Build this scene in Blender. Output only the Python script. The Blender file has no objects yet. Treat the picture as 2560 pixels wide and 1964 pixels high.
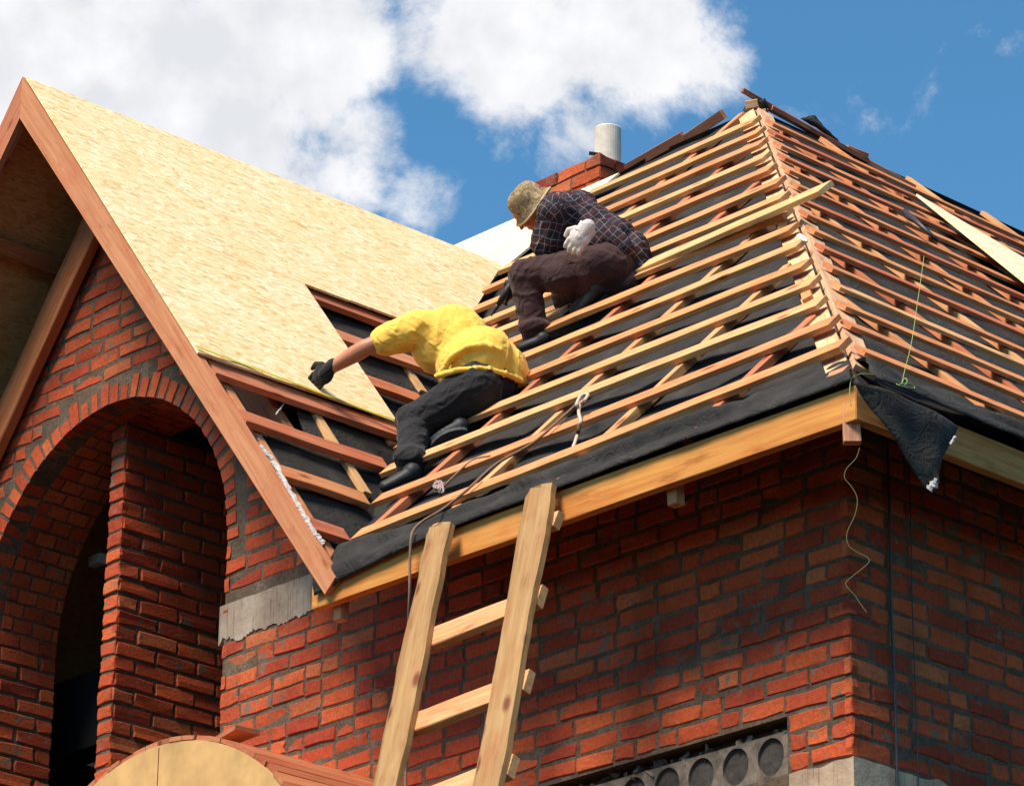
import bpy, bmesh, math, random
import numpy as np
from mathutils import Vector, Matrix, noise
R_ = random.Random(7)
# ------------------------------------------------------------------ camera
S = bpy.context.scene
F_PX, PITCH, AZ, ROLL = 9490.8, 0.389076, 2.319671, 0.011955
CAM = Vector((-10.97329, -9.77146, 1.65))
X_cam = (math.sin(AZ), -math.cos(AZ)); Y_cam = (math.cos(AZ), math.sin(AZ))
def toH(v): return Vector((v[0]*X_cam[0]+v[1]*X_cam[1], v[0]*Y_cam[0]+v[1]*Y_cam[1], v[2]))
FW = toH((0, math.cos(PITCH), math.sin(PITCH))); UP0 = toH((0, -math.sin(PITCH), math.cos(PITCH))); RI0 = toH((1, 0, 0))
RI = RI0*math.cos(ROLL)+UP0*math.sin(ROLL); UP = UP0*math.cos(ROLL)-RI0*math.sin(ROLL)
def ray(px, py):
    return RI*(px-1280)-UP*(py-982)+FW*F_PX
def hit(px, py, n, c):
    n = Vector(n); d = ray(px, py); return CAM+d*((c-n.dot(CAM))/n.dot(d))
def at(px, py, dep): return CAM+ray(px, py)*(dep/F_PX)
def depth(P): return (P-CAM).dot(FW)
cd = bpy.data.cameras.new('camera'); cam = bpy.data.objects.new('camera', cd); S.collection.objects.link(cam)
cd.sensor_width = 36; cd.lens = F_PX/2560*36; cd.clip_end = 5000; cd.clip_start = .1
m = Matrix((RI, UP, -FW)).transposed().to_4x4(); m.translation = CAM; cam.matrix_world = m
S.camera = cam
# ------------------------------------------------------------------ light
SUN = Vector((-.57, -.05, .82)).normalized()
el = math.asin(SUN.z); rot = math.atan2(SUN.x, SUN.y)
sd = bpy.data.lights.new('sun', 'SUN'); sun = bpy.data.objects.new('sun', sd); S.collection.objects.link(sun)
sd.energy = 5.0; sd.angle = math.radians(24); sd.color = (1, .91, .78)
sun.rotation_euler = (-SUN).to_track_quat('-Z', 'Y').to_euler()
S.view_settings.view_transform = 'Standard'; S.view_settings.look = 'None'; S.view_settings.gamma = 1
S.view_settings.exposure = 0.5
W = bpy.data.worlds.new('World'); S.world = W; W.use_nodes = True
def world():
    nt = W.node_tree; N = nt.nodes; L = nt.links; N.clear()
    out = N.new('ShaderNodeOutputWorld'); bg = N.new('ShaderNodeBackground'); L.new(bg.outputs[0], out.inputs[0])
    sky = N.new('ShaderNodeTexSky'); sky.sky_type = 'NISHITA'; sky.sun_disc = False
    sky.sun_elevation = el; sky.sun_rotation = rot; sky.air_density = 1.0; sky.dust_density = .0; sky.altitude = 1500; sky.ozone_density = 2.0
    bg.inputs[1].default_value = .076
    tc = N.new('ShaderNodeTexCoord')
    def mth(op, a, b=None):
        n = N.new('ShaderNodeMath'); n.operation = op
        for i, v in enumerate((a, b)):
            if v is None: continue
            if isinstance(v, (int, float)): n.inputs[i].default_value = v
            else: L.new(v, n.inputs[i])
        return n.outputs[0]
    # cloud banks standing at fixed bearings in the sky
    banks = [((180, 60), .075, 1.0), ((480, 300), .075, 1.0), ((700, 90), .05, .9), ((880, 400), .032, .75), ((1040, 500), .022, .7),
             ((1270, 120), .040, .9), ((1560, 90), .040, .95), ((1720, 150), .024, .6), ((1450, 300), .024, .65), ((1100, 60), .03, .5),
             ((1250, 560), .02, .35), ((2150, 20), .022, .20), ((2330, 110), .018, .14), ((1640, 330), .016, .2)]
    tot = None
    for (q, r, w) in banks:
        d = ray(*q).normalized()
        v = N.new('ShaderNodeVectorMath'); v.operation = 'DISTANCE'; L.new(tc.outputs['Generated'], v.inputs[0]); v.inputs[1].default_value = d
        mr = N.new('ShaderNodeMapRange'); mr.interpolation_type = 'SMOOTHSTEP'
        L.new(v.outputs['Value'], mr.inputs[0]); mr.inputs[1].default_value = r; mr.inputs[2].default_value = r*.15
        mr.inputs[3].default_value = 0; mr.inputs[4].default_value = w
        tot = mr.outputs[0] if tot is None else mth('MAXIMUM', tot, mr.outputs[0])
    # the rest of the sky carries broken cloud of its own
    far = N.new('ShaderNodeTexNoise'); far.inputs['Scale'].default_value = 2.2; far.inputs['Detail'].default_value = 3
    L.new(tc.outputs['Generated'], far.inputs['Vector'])
    nz = N.new('ShaderNodeTexNoise'); nz.inputs['Scale'].default_value = 23; nz.inputs['Detail'].default_value = 12; nz.inputs['Roughness'].default_value = .64; nz.inputs['Distortion'].default_value = .25
    L.new(tc.outputs['Generated'], nz.inputs['Vector'])
    nz2 = N.new('ShaderNodeTexNoise'); nz2.inputs['Scale'].default_value = 55; nz2.inputs['Detail'].default_value = 6
    L.new(tc.outputs['Generated'], nz2.inputs['Vector'])
    a = mth('ADD', mth('MULTIPLY', mth('SUBTRACT', nz.outputs[0], .5), 2.2), mth('MULTIPLY', tot, 1.05))
    cr = N.new('ShaderNodeMapRange'); cr.interpolation_type = 'SMOOTHSTEP'; L.new(a, cr.inputs[0]); cr.inputs[1].default_value = .24; cr.inputs[2].default_value = .78
    tint = N.new('ShaderNodeMix'); tint.data_type = 'RGBA'; tint.blend_type = 'MULTIPLY'; tint.inputs[0].default_value = 1
    L.new(sky.outputs[0], tint.inputs[6]); tint.inputs[7].default_value = (.88, 1.58, 1.70, 1)
    cc = N.new('ShaderNodeMix'); cc.data_type = 'RGBA'
    mr2 = N.new('ShaderNodeMapRange'); L.new(nz2.outputs[0], mr2.inputs[0]); mr2.inputs[1].default_value = .35; mr2.inputs[2].default_value = .65
    L.new(mr2.outputs[0], cc.inputs[0]); cc.inputs[6].default_value = (7.3, 7.5, 7.9, 1); cc.inputs[7].default_value = (9.2, 9.2, 9.4, 1)
    mx = N.new('ShaderNodeMix'); mx.data_type = 'RGBA'
    L.new(cr.outputs[0], mx.inputs[0]); L.new(tint.outputs[2], mx.inputs[6]); L.new(cc.outputs[2], mx.inputs[7])
    L.new(mx.outputs[2], bg.inputs[0])
world()
# ------------------------------------------------------------------ planes of the house
O = .5; ZF = 7.2366; ZE = 7.3966
TA, TB, TG = 1.0, .948, 1.296
YR, ZR = 5.392, 10.93
nA = Vector((-TA, 0, 1)).normalized(); nB = Vector((0, -TB, 1)).normalized(); nG = Vector((0, -TG, 1)).normalized()
def PA(X, Y, off=0): return Vector((X, Y, ZE+TA*(X+O)))+nA*off
def PB(X, Y, off=0): return Vector((X, Y, ZE+O+TB*Y))+nB*off
def PG(X, Y, off=0): return Vector((X, Y, ZR-TG*(YR-Y)))+nG*off
def onA(px, py, off=0): return hit(px, py, nA, nA.dot(PA(0, 0, off)))
def onB(px, py, off=0): return hit(px, py, nB, nB.dot(PB(0, 0, off)))
def onG(px, py, off=0): return hit(px, py, nG, nG.dot(PG(0, 0, off)))
def valleyY(X): return YR-(ZR-(ZE+TA*(X+O)))/TG
# ------------------------------------------------------------------ materials
def mat(name, rough=.8):
    mm = bpy.data.materials.new(name); mm.use_nodes = True
    nt = mm.node_tree; b = nt.nodes['Principled BSDF']; b.inputs['Roughness'].default_value = rough
    b.inputs['Specular IOR Level'].default_value = .3
    return mm, nt.nodes, nt.links, b
def node(N, t, **k):
    n = N.new(t)
    for a, v in k.items():
        if a in n.inputs: n.inputs[a].default_value = v
        else: setattr(n, a, v)
    return n
def ramp(N, L, src, stops):
    r = N.new('ShaderNodeValToRGB'); e = r.color_ramp.elements
    while len(e) < len(stops): e.new(.5)
    for i, (p, c) in enumerate(stops): e[i].position = p; e[i].color = (*c, 1)
    L.new(src, r.inputs[0]); return r.outputs[0]
def mixc(N, L, fac, a, b, mode='MIX'):
    n = N.new('ShaderNodeMix'); n.data_type = 'RGBA'; n.blend_type = mode
    for i, v in ((0, fac), (6, a), (7, b)):
        if isinstance(v, (int, float)): n.inputs[i].default_value = v
        elif isinstance(v, tuple): n.inputs[i].default_value = (*v, 1)
        else: L.new(v, n.inputs[i])
    return n.outputs[2]
def bump(N, L, b, h, s=.4, d=.01):
    n = node(N, 'ShaderNodeBump', Strength=s, Distance=d); L.new(h, n.inputs['Height']); L.new(n.outputs[0], b.inputs['Normal'])
def coords(N, L, kind='Object', scale=(1, 1, 1)):
    t = N.new('ShaderNodeTexCoord'); mp = N.new('ShaderNodeMapping'); mp.inputs['Scale'].default_value = scale
    L.new(t.outputs[kind], mp.inputs[0]); return mp.outputs[0]
def nz(N, L, co, scale, detail=4, rough=.55, dist=0):
    n = node(N, 'ShaderNodeTexNoise', Scale=scale, Detail=detail, Roughness=rough, Distortion=dist); L.new(co, n.inputs['Vector']); return n.outputs[0]
def step(N, L, v, a, b):
    n = N.new('ShaderNodeMapRange'); L.new(v, n.inputs[0]); n.inputs[1].default_value = a; n.inputs[2].default_value = b; return n.outputs[0]

def m_wood():
    mm, N, L, b = mat('sawn_timber', .75)
    oi = N.new('ShaderNodeObjectInfo')
    t = N.new('ShaderNodeTexCoord')
    off = N.new('ShaderNodeVectorMath'); off.operation = 'MULTIPLY_ADD'
    off.inputs[1].default_value = (1, 1, 1); L.new(t.outputs['Object'], off.inputs[0])
    rv = N.new('ShaderNodeMath'); rv.operation = 'MULTIPLY'; rv.inputs[1].default_value = 40; L.new(oi.outputs['Random'], rv.inputs[0])
    cx = N.new('ShaderNodeCombineXYZ'); L.new(rv.outputs[0], cx.inputs[0]); L.new(rv.outputs[0], cx.inputs[1]); L.new(cx.outputs[0], off.inputs[2])
    mp = N.new('ShaderNodeMapping'); mp.inputs['Scale'].default_value = (1.2, 26, 26); L.new(off.outputs[0], mp.inputs[0])
    g = nz(N, L, mp.outputs[0], 1.6, 6, .6, .6)
    c1 = mixc(N, L, step(N, L, g, .35, .68), oi.outputs['Color'], (.76, .62, .52), 'MULTIPLY')
    mp2 = N.new('ShaderNodeMapping'); mp2.inputs['Scale'].default_value = (3, 5, 5); L.new(off.outputs[0], mp2.inputs[0])
    bl = nz(N, L, mp2.outputs[0], 1.3, 3)
    c2 = mixc(N, L, step(N, L, bl, .52, .8), c1, (.92, .62, .52), 'MULTIPLY')
    # knots
    mp3 = N.new('ShaderNodeMapping'); mp3.inputs['Scale'].default_value = (2.6, 7, 7); L.new(off.outputs[0], mp3.inputs[0])
    vo = node(N, 'ShaderNodeTexVoronoi', Scale=1.1); L.new(mp3.outputs[0], vo.inputs['Vector'])
    k = step(N, L, vo.outputs['Distance'], .17, .07)
    c3 = mixc(N, L, k, c2, (.42, .2, .13), 'MULTIPLY')
    mp4 = N.new('ShaderNodeMapping'); mp4.inputs['Scale'].default_value = (2.2, 9, 9); L.new(off.outputs[0], mp4.inputs[0])
    st = nz(N, L, mp4.outputs[0], 1.7, 6, .68)
    c3 = mixc(N, L, step(N, L, st, .56, .74), c3, (.60, .47, .40), 'MULTIPLY')
    L.new(c3, b.inputs['Base Color']); bump(N, L, b, g, .35, .004)
    return mm
def m_osb(white=0, dark=None):
    mm, N, L, b = mat('strand_board', .7)
    t = N.new('ShaderNodeTexCoord'); cols = None
    wv = node(N, 'ShaderNodeTexNoise', Scale=9.0, Detail=3.0); L.new(t.outputs['UV'], wv.inputs['Vector'])
    for i, (ang, sx, sy) in enumerate(((.10, 22, 84), (.8, 26, 74), (-.7, 23, 88), (1.45, 30, 74), (-.25, 19, 70))):
        mp = N.new('ShaderNodeMapping'); mp.inputs['Rotation'].default_value = (0, 0, ang); mp.inputs['Scale'].default_value = (sx, sy, 1); mp.inputs['Location'].default_value = (i*3.7, i*1.9, 0)
        L.new(t.outputs['UV'], mp.inputs[0])
        ad = N.new('ShaderNodeVectorMath'); ad.operation = 'MULTIPLY_ADD'; L.new(wv.outputs['Color'], ad.inputs[0]); ad.inputs[1].default_value = (.9, .9, 0); L.new(mp.outputs[0], ad.inputs[2])
        v = node(N, 'ShaderNodeTexVoronoi', Scale=1.0, Randomness=1.0); v.voronoi_dimensions = '2D'; L.new(ad.outputs[0], v.inputs['Vector'])
        sp = N.new('ShaderNodeSeparateColor'); L.new(v.outputs['Color'], sp.inputs[0])
        c = ramp(N, L, sp.outputs[0], [(0, (.60, .40, .18)), (.14, (.76, .56, .29)), (.5, (.84, .65, .37)), (.88, (.90, .76, .53)), (1, (.66, .44, .19))])
        if cols is None: cols = c
        else: cols = mixc(N, L, step(N, L, sp.outputs[1], .52, .58), cols, c)
    uv = coords(N, L, 'UV'); big = nz(N, L, uv, 2.4, 6, .65)
    c = mixc(N, L, step(N, L, big, .35, .7), cols, (1.0, .90, .74), 'MULTIPLY')
    for rz, sc, th, colr in ((.3, (8, 40, 1), .69, (.42, .25, .11)), (-.5, (12, 46, 1), .70, (.50, .31, .14)), (.1, (14, 50, 1), .67, (.90, .82, .64)), (.9, (30, 30, 1), .73, (.10, .06, .03))):
        mp = N.new('ShaderNodeMapping'); mp.inputs['Scale'].default_value = sc; mp.inputs['Rotation'].default_value = (0, 0, rz); L.new(t.outputs['UV'], mp.inputs[0])
        dk = nz(N, L, mp.outputs[0], 2.2, 3)
        c = mixc(N, L, step(N, L, dk, th, th+.06), c, colr, 'MIX')
    if white: c = mixc(N, L, white, c, (.86, .80, .68))
    if dark: c = mixc(N, L, 1.0, c, dark, 'MULTIPLY')  # shade multiplied into the board colour
    L.new(c, b.inputs['Base Color']); bump(N, L, b, cols, .12, .002)
    return mm
def m_brick():
    mm, N, L, b = mat('fired_clay_brick', .85)
    at_ = N.new('ShaderNodeAttribute'); at_.attribute_name = 'tint'
    sp = N.new('ShaderNodeSeparateColor'); L.new(at_.outputs['Color'], sp.inputs[0])
    c = ramp(N, L, sp.outputs[0], [(0, (.34, .042, .013)), (.35, (.47, .066, .018)), (.7, (.56, .094, .024)), (.92, (.60, .122, .033)), (1, (.50, .14, .05))])
    co = coords(N, L)
    n1 = nz(N, L, co, 11, 6, .65); n2 = nz(N, L, co, 60, 4, .6)
    c = mixc(N, L, step(N, L, n2, .35, .75), c, (.62, .55, .50), 'MULTIPLY')
    # mortar smeared over the faces
    fine = nz(N, L, co, 27, 5, .65, .4)
    ad = N.new('ShaderNodeMath'); ad.operation = 'MULTIPLY_ADD'; L.new(fine, ad.inputs[0]); ad.inputs[1].default_value = .55
    big = nz(N, L, co, 1.7, 3, .5); a2 = N.new('ShaderNodeMath'); a2.operation = 'MULTIPLY_ADD'; L.new(big, a2.inputs[0]); a2.inputs[1].default_value = .5; L.new(n1, a2.inputs[2]); L.new(a2.outputs[0], ad.inputs[2])
    sm = step(N, L, ad.outputs[0], 1.13, 1.20)
    c = mixc(N, L, sm, c, (.175, .112, .072))
    n3 = nz(N, L, co, 2.3, 4, .6)
    c = mixc(N, L, step(N, L, n3, .48, .70), c, (.62, .56, .54), 'MULTIPLY')
    L.new(c, b.inputs['Base Color']); bump(N, L, b, n2, .55, .006)
    return mm
def m_mortar():
    mm, N, L, b = mat('cement_mortar', .95)
    co = coords(N, L); n1 = nz(N, L, co, 7, 6, .6); n2 = nz(N, L, co, 45, 6, .7)
    c = ramp(N, L, n1, [(.3, (.085, .053, .033)), (.55, (.145, .094, .060)), (.75, (.22, .155, .105))])
    c = mixc(N, L, step(N, L, n2, .25, .55), (.05, .034, .023), c)
    L.new(c, b.inputs['Base Color']); bump(N, L, b, n2, .9, .012)
    return mm
def m_concrete(k=1.0):
    mm, N, L, b = mat('cast_concrete', .9)
    co = coords(N, L); n1 = nz(N, L, co, 5, 6, .6)
    n2 = nz(N, L, coords(N, L, 'Object', (30, 30, 2.5)), 2, 5); n3 = nz(N, L, co, 28, 5, .65)
    c = ramp(N, L, n1, [(.3, (.20, .14, .10)), (.55, (.32, .24, .175)), (.75, (.44, .35, .27))])
    c = mixc(N, L, step(N, L, n2, .55, .72), c, (.62, .53, .45), 'MULTIPLY')
    if k != 1: c = mixc(N, L, 1.0, c, (k, k*.93, k*.86), 'MULTIPLY')
    c = mixc(N, L, step(N, L, n3, .66, .72), c, (.12, .095, .075))
    L.new(c, b.inputs['Base Color']); bump(N, L, b, n3, .7, .008)
    return mm
def m_membrane():
    mm, N, L, b = mat('roofing_felt', .8)
    co = coords(N, L); n1 = nz(N, L, co, 6, 5, .6); n2 = nz(N, L, co, 130, 3, .6)
    c = ramp(N, L, n1, [(.3, (.018, .0155, .0135)), (.58, (.033, .028, .024)), (.8, (.06, .051, .043))])
    L.new(c, b.inputs['Base Color']); b.inputs['Specular IOR Level'].default_value = .2
    wr = nz(N, L, coords(N, L, 'Object', (3.2, 3.2, 5)), 1.6, 4, .55, 1.2)
    d = N.new('ShaderNodeMath'); d.operation = 'SUBTRACT'; L.new(wr, d.inputs[0]); d.inputs[1].default_value = .5
    ab = N.new('ShaderNodeMath'); ab.operation = 'ABSOLUTE'; L.new(d.outputs[0], ab.inputs[0]); cr = step(N, L, ab.outputs[0], .0, .07)
    h = N.new('ShaderNodeMath'); h.operation = 'MULTIPLY_ADD'; h.inputs[1].default_value = 1.6; L.new(cr, h.inputs[0])
    h2 = N.new('ShaderNodeMath'); h2.operation = 'MULTIPLY_ADD'; h2.inputs[1].default_value = 4; L.new(n1, h2.inputs[0]); L.new(n2, h2.inputs[2]); L.new(h2.outputs[0], h.inputs[2])
    bump(N, L, b, h.outputs[0], .38, .008)
    return mm
def m_plain(name, col, rough=.7, var=.25, scale=25, bmp=.3, spec=.3):
    mm, N, L, b = mat(name, rough); b.inputs['Specular IOR Level'].default_value = spec
    co = coords(N, L); n = nz(N, L, co, scale, 5, .6)
    c = mixc(N, L, step(N, L, n, .3, .7), tuple(x*(1-var) for x in col), tuple(min(1, x*(1+var)) for x in col))
    L.new(c, b.inputs['Base Color'])
    if bmp: bump(N, L, b, n, bmp, .006)
    return mm
def m_cloth(name, col, rough=.85, var=.2, folds=14):
    mm, N, L, b = mat(name, rough); co = coords(N, L)
    n = nz(N, L, co, folds, 3, .5, .8); f = nz(N, L, co, 240, 2)
    c = mixc(N, L, step(N, L, n, .3, .7), tuple(x*(1-var) for x in col), tuple(min(1, x*(1+var)) for x in col))
    L.new(c, b.inputs['Base Color'])
    cr = None
    for i, (sc, rz) in enumerate(((( 5, 13, 9), .5), ((12, 5, 7), -.4))):
        mp = N.new('ShaderNodeMapping'); mp.inputs['Scale'].default_value = sc; mp.inputs['Rotation'].default_value = (rz, rz*.7, rz); t = N.new('ShaderNodeTexCoord'); L.new(t.outputs['Object'], mp.inputs[0])
        q = nz(N, L, mp.outputs[0], 1.0, 2, .5, .5)
        d = N.new('ShaderNodeMath'); d.operation = 'SUBTRACT'; L.new(q, d.inputs[0]); d.inputs[1].default_value = .5
        ab = N.new('ShaderNodeMath'); ab.operation = 'ABSOLUTE'; L.new(d.outputs[0], ab.inputs[0]); rr = step(N, L, ab.outputs[0], .0, .09)
        if cr is None: cr = rr
        else:
            mi = N.new('ShaderNodeMath'); mi.operation = 'MULTIPLY'; L.new(cr, mi.inputs[0]); L.new(rr, mi.inputs[1]); cr = mi.outputs[0]
    h = N.new('ShaderNodeMath'); h.operation = 'MULTIPLY_ADD'; h.inputs[1].default_value = .05; L.new(f, h.inputs[0]); L.new(cr, h.inputs[2])
    bump(N, L, b, h.outputs[0], .38, .010); b.inputs['Sheen Weight'].default_value = .1
    return mm
def m_plaid():
    mm, N, L, b = mat('plaid_cotton', .85)
    t = N.new('ShaderNodeTexCoord'); wob = nz(N, L, t.outputs['Object'], 9, 2)
    sep = N.new('ShaderNodeSeparateXYZ'); L.new(t.outputs['Object'], sep.inputs[0])
    def line(o, period, width, ph=0.):
        a = N.new('ShaderNodeMath'); a.operation = 'MULTIPLY_ADD'; L.new(wob, a.inputs[0]); a.inputs[1].default_value = .05; L.new(o, a.inputs[2])
        p = N.new('ShaderNodeMath'); p.operation = 'MULTIPLY_ADD'; L.new(a.outputs[0], p.inputs[0]); p.inputs[1].default_value = 1/period; p.inputs[2].default_value = ph+20
        fr = N.new('ShaderNodeMath'); fr.operation = 'FRACT'; L.new(p.outputs[0], fr.inputs[0])
        d = N.new('ShaderNodeMath'); d.operation = 'SUBTRACT'; L.new(fr.outputs[0], d.inputs[0]); d.inputs[1].default_value = .5
        ab = N.new('ShaderNodeMath'); ab.operation = 'ABSOLUTE'; L.new(d.outputs[0], ab.inputs[0])
        return step(N, L, ab.outputs[0], width/period, width/period*.5)
    c = mixc(N, L, line(sep.outputs[0], .084, .024), (.026, .017, .026), (.009, .008, .014))
    c = mixc(N, L, line(sep.outputs[2], .084, .024), c, (.042, .011, .016))
    c = mixc(N, L, line(sep.outputs[0], .036, .0020, .3), c, (.17, .14, .135))
    c = mixc(N, L, line(sep.outputs[2], .036, .0020, .1), c, (.17, .14, .135))
    L.new(c, b.inputs['Base Color'])
    n = nz(N, L, t.outputs['Object'], 16, 3, .5, .8); bump(N, L, b, n, .5, .02)
    return mm
def m_camo():
    mm, N, L, b = mat('camouflage_cotton', .9); co = coords(N, L)
    n = nz(N, L, co, 24, 3, .6, .6)
    c = ramp(N, L, n, [(.36, (.10, .06, .03)), (.44, (.36, .24, .12)), (.52, (.17, .115, .055)), (.60, (.48, .34, .19)), (.7, (.25, .15, .07))])
    L.new(c, b.inputs['Base Color']); return mm
M = dict(plug=m_plain('dark_plugged_core', (.055, .044, .036), .95, .4, 30, .8), slab=m_plain('weathered_slab', (.15, .112, .085), .95, .55, 16, .8), wood=m_wood(), osb=m_osb(), osbw=m_osb(.22), osb_shaded=m_osb(0, (.62, .40, .27)), brick=m_brick(), mortar=m_mortar(), conc=m_concrete(), pad=m_concrete(1.5), felt=m_membrane(),  # includes a strand board copy with underside shade put into its colour
         dark=m_plain('painted_interior_shade', (.006, .004, .0035), .95), fray=m_plain('frayed_fleece', (.42, .385, .36), .95, .3, 40, .8),  # near-black surface colour stands in for shade inside the arch
         skin=m_plain('skin', (.45, .175, .095), .5, .14, 18, .1, .4), yellow=m_cloth('yellow_cotton', (.86, .51, .075), .85, .08),
         black=m_cloth('black_cotton', (.012, .0105, .011)), brown=m_cloth('brown_work_cotton', (.036, .0115, .0105)), plaid=m_plaid(), camo=m_camo(),
         brim=m_plain('straw_trim', (.52, .38, .20), .9, .2, 60), boot=m_plain('boot_leather', (.022, .021, .022), .55, .3, 30), sole=m_plain('boot_sole_rubber', (.042, .042, .044), .7, .3, 60),
         glove=m_plain('knit_glove', (.60, .52, .47), .95, .16, 120, .6), hair=m_plain('hair', (.035, .024, .018), .7),
         rope=m_plain('hemp_rope', (.23, .135, .085), .95, .35, 160, .8), rope2=m_plain('pale_rope', (.55, .43, .33), .95, .25, 160, .8),
         string2=m_plain('dull_mason_line', (.16, .15, .06), .8, .2, 200, 0), string=m_plain('green_mason_line', (.30, .40, .10), .7, .2, 200, 0), tape=m_plain('tape_yellow', (.50, .42, .03), .5, .15, 40, 0),
         asb=m_plain('fibre_cement', (.58, .50, .42), .9, .16, 14, .3), metal=m_plain('dark_steel', (.035, .03, .03), .5, .3, 40, .2, .5),
         scrap=m_plain('white_paper', (.8, .78, .75), .8, .1, 30, .2), ground=m_plain('sandy_soil', (.030, .021, .014), .95, .35, 1.2, .6),
         plyface=m_plain('formwork_panel', (.56, .315, .115), .7, .2, 7, .2), plyskin=m_plain('formwork_lath', (.40, .13, .055), .8, .25, 8, .4),
         white=m_plain('white_plastic', (.7, .68, .66), .5, .05), purple=m_plain('faded_twine', (.35, .25, .24), .95, .3, 120, .6))
# ------------------------------------------------------------------ helpers
COL = S.collection
def tag(o, label=None, cat=None, group=None, kind=None):
    if label: o['label'] = label
    if cat: o['category'] = cat
    if group: o['group'] = group
    if kind: o['kind'] = kind
    return o
def empty(name, loc=(0, 0, 0)):
    o = bpy.data.objects.new(name, None); COL.objects.link(o); o.location = loc; o.empty_display_size = .1; return o
def setparent(o, p):
    if p is not None:
        bpy.context.view_layer.update()
        o.parent = p; o.matrix_parent_inverse = p.matrix_world.inverted()
class MB:
    def __init__(s): s.v = []; s.f = []; s.m = []; s.t = []; s.uv = []
    def add(s, vs, fs, mi=0, tint=.5, uvs=None):
        b = len(s.v); s.v += [tuple(v) for v in vs]
        s.uv += uvs if uvs else [(0, 0)]*len(vs)
        for f in fs: s.f.append(tuple(b+i for i in f)); s.m.append(mi); s.t.append(tint)
    def box(s, lo, hi, mi=0):
        x0, y0, z0 = lo; x1, y1, z1 = hi
        s.add([(x0, y0, z0), (x1, y0, z0), (x1, y1, z0), (x0, y1, z0), (x0, y0, z1), (x1, y0, z1), (x1, y1, z1), (x0, y1, z1)],
              [(3, 2, 1, 0), (4, 5, 6, 7), (0, 1, 5, 4), (1, 2, 6, 5), (2, 3, 7, 6), (3, 0, 4, 7)], mi)
    def tube(s, pts, r, k=6, mi=0):
        pts = [Vector(p) for p in pts]; dd = (pts[-1]-pts[0]).normalized(); ref = min((Vector((1, .13, .07)), Vector((.11, 1, .05)), Vector((.09, .06, 1))), key=lambda q: abs(q.dot(dd))); rr = r if isinstance(r, list) else [r]*len(pts); rings = []
        for i, p in enumerate(pts):
            t = (pts[min(i+1, len(pts)-1)]-pts[max(i-1, 0)]).normalized()
            a = t.cross(ref).normalized(); b = t.cross(a)
            rings.append([p+(a*math.cos(j*math.tau/k)+b*math.sin(j*math.tau/k))*rr[i] for j in range(k)])
        vs = [v for g in rings for v in g]; fs = []
        for i in range(len(pts)-1):
            for j in range(k): fs.append((i*k+j, i*k+(j+1) % k, (i+1)*k+(j+1) % k, (i+1)*k+j))
        fs.append(tuple(range(k))[::-1]); fs.append(tuple((len(pts)-1)*k+j for j in range(k)))
        s.add(vs, fs, mi)
    def build(s, name, mats, parent=None, mw=None, smooth=False, col=None, uv=False):
        me = bpy.data.meshes.new(name); me.from_pydata(s.v, [], s.f); me.update()
        if not isinstance(mats, (list, tuple)): mats = [mats]
        for x in mats: me.materials.append(x)
        me.polygons.foreach_set('material_index', s.m)
        if len(mats) > 1 or mats[0] is M['brick']:
            a = me.color_attributes.new('tint', 'FLOAT_COLOR', 'CORNER'); arr = []
            for p, t in zip(me.polygons, s.t): arr += [t, t, t, 1]*len(p.vertices)
            a.data.foreach_set('color', arr)
        if uv:
            l = me.uv_layers.new(name='UVMap'); l.data.foreach_set('uv', [c for lp in me.loops for c in s.uv[lp.vertex_index]])
        bm = bmesh.new(); bm.from_mesh(me); bmesh.ops.recalc_face_normals(bm, faces=bm.faces); bm.to_mesh(me); bm.free()
        if smooth: me.polygons.foreach_set('use_smooth', [True]*len(me.polygons))
        o = bpy.data.objects.new(name, me); COL.objects.link(o)
        if mw is not None: o.matrix_world = mw
        if col: o.color = (*col, 1)
        setparent(o, parent); return o
PINE = [(.66, .295, .115), (.70, .355, .145), (.62, .240, .095), (.55, .175, .075), (.66, .265, .105), (.71, .39, .170), (.52, .150, .066)]
RED = [(.50, .165, .085), (.46, .15, .08), (.54, .19, .085), (.56, .21, .11)]
def pine(): return R_.choice(PINE)
def beam(name, P, Q, n, w, t, parent=None, col=None, bow=.006, seg=None, cut=0, jit=.0018, mt=None):
    """sawn length from P to Q (centre line), local x along, y across, z = n"""
    P = Vector(P); Q = Vector(Q); ax = (Q-P); ln = ax.length; ax.normalize()
    n = Vector(n); n = (n-ax*n.dot(ax)).normalized(); y = n.cross(ax)
    mw = Matrix((ax, y, n)).transposed().to_4x4(); mw.translation = (P+Q)/2
    seg = seg or max(2, int(ln/.18)); b = MB(); c = min(w, t)*.07; rings = []
    ph = R_.random()*9; bw = R_.uniform(-bow, bow); b2 = R_.uniform(-bow, bow)
    prof = [(-w/2, -t/2+c), (-w/2+c, -t/2), (w/2-c, -t/2), (w/2, -t/2+c), (w/2, t/2-c), (w/2-c, t/2), (-w/2+c, t/2), (-w/2, t/2-c)]
    for i in range(seg+1):
        u = i/seg; s = math.sin(u*math.pi)
        for k, (yy, zz) in enumerate(prof):
            j = jit*noise.noise(Vector((u*ln*3, ph+k*.6, ph)))
            x = (u-.5)*ln + (cut*yy if i in (0, seg) else 0)
            rings.append((x, yy+bw*s+j*2, zz+b2*s*.5+j*2))
    fs = []
    for i in range(seg):
        for k in range(8): fs.append((i*8+k, i*8+(k+1) % 8, (i+1)*8+(k+1) % 8, (i+1)*8+k))
    fs += [tuple(range(8))[::-1], tuple(seg*8+k for k in range(8))]
    b.add(rings, fs); return b.build(name, mt or M['wood'], parent, mw, col=col or pine())
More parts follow.
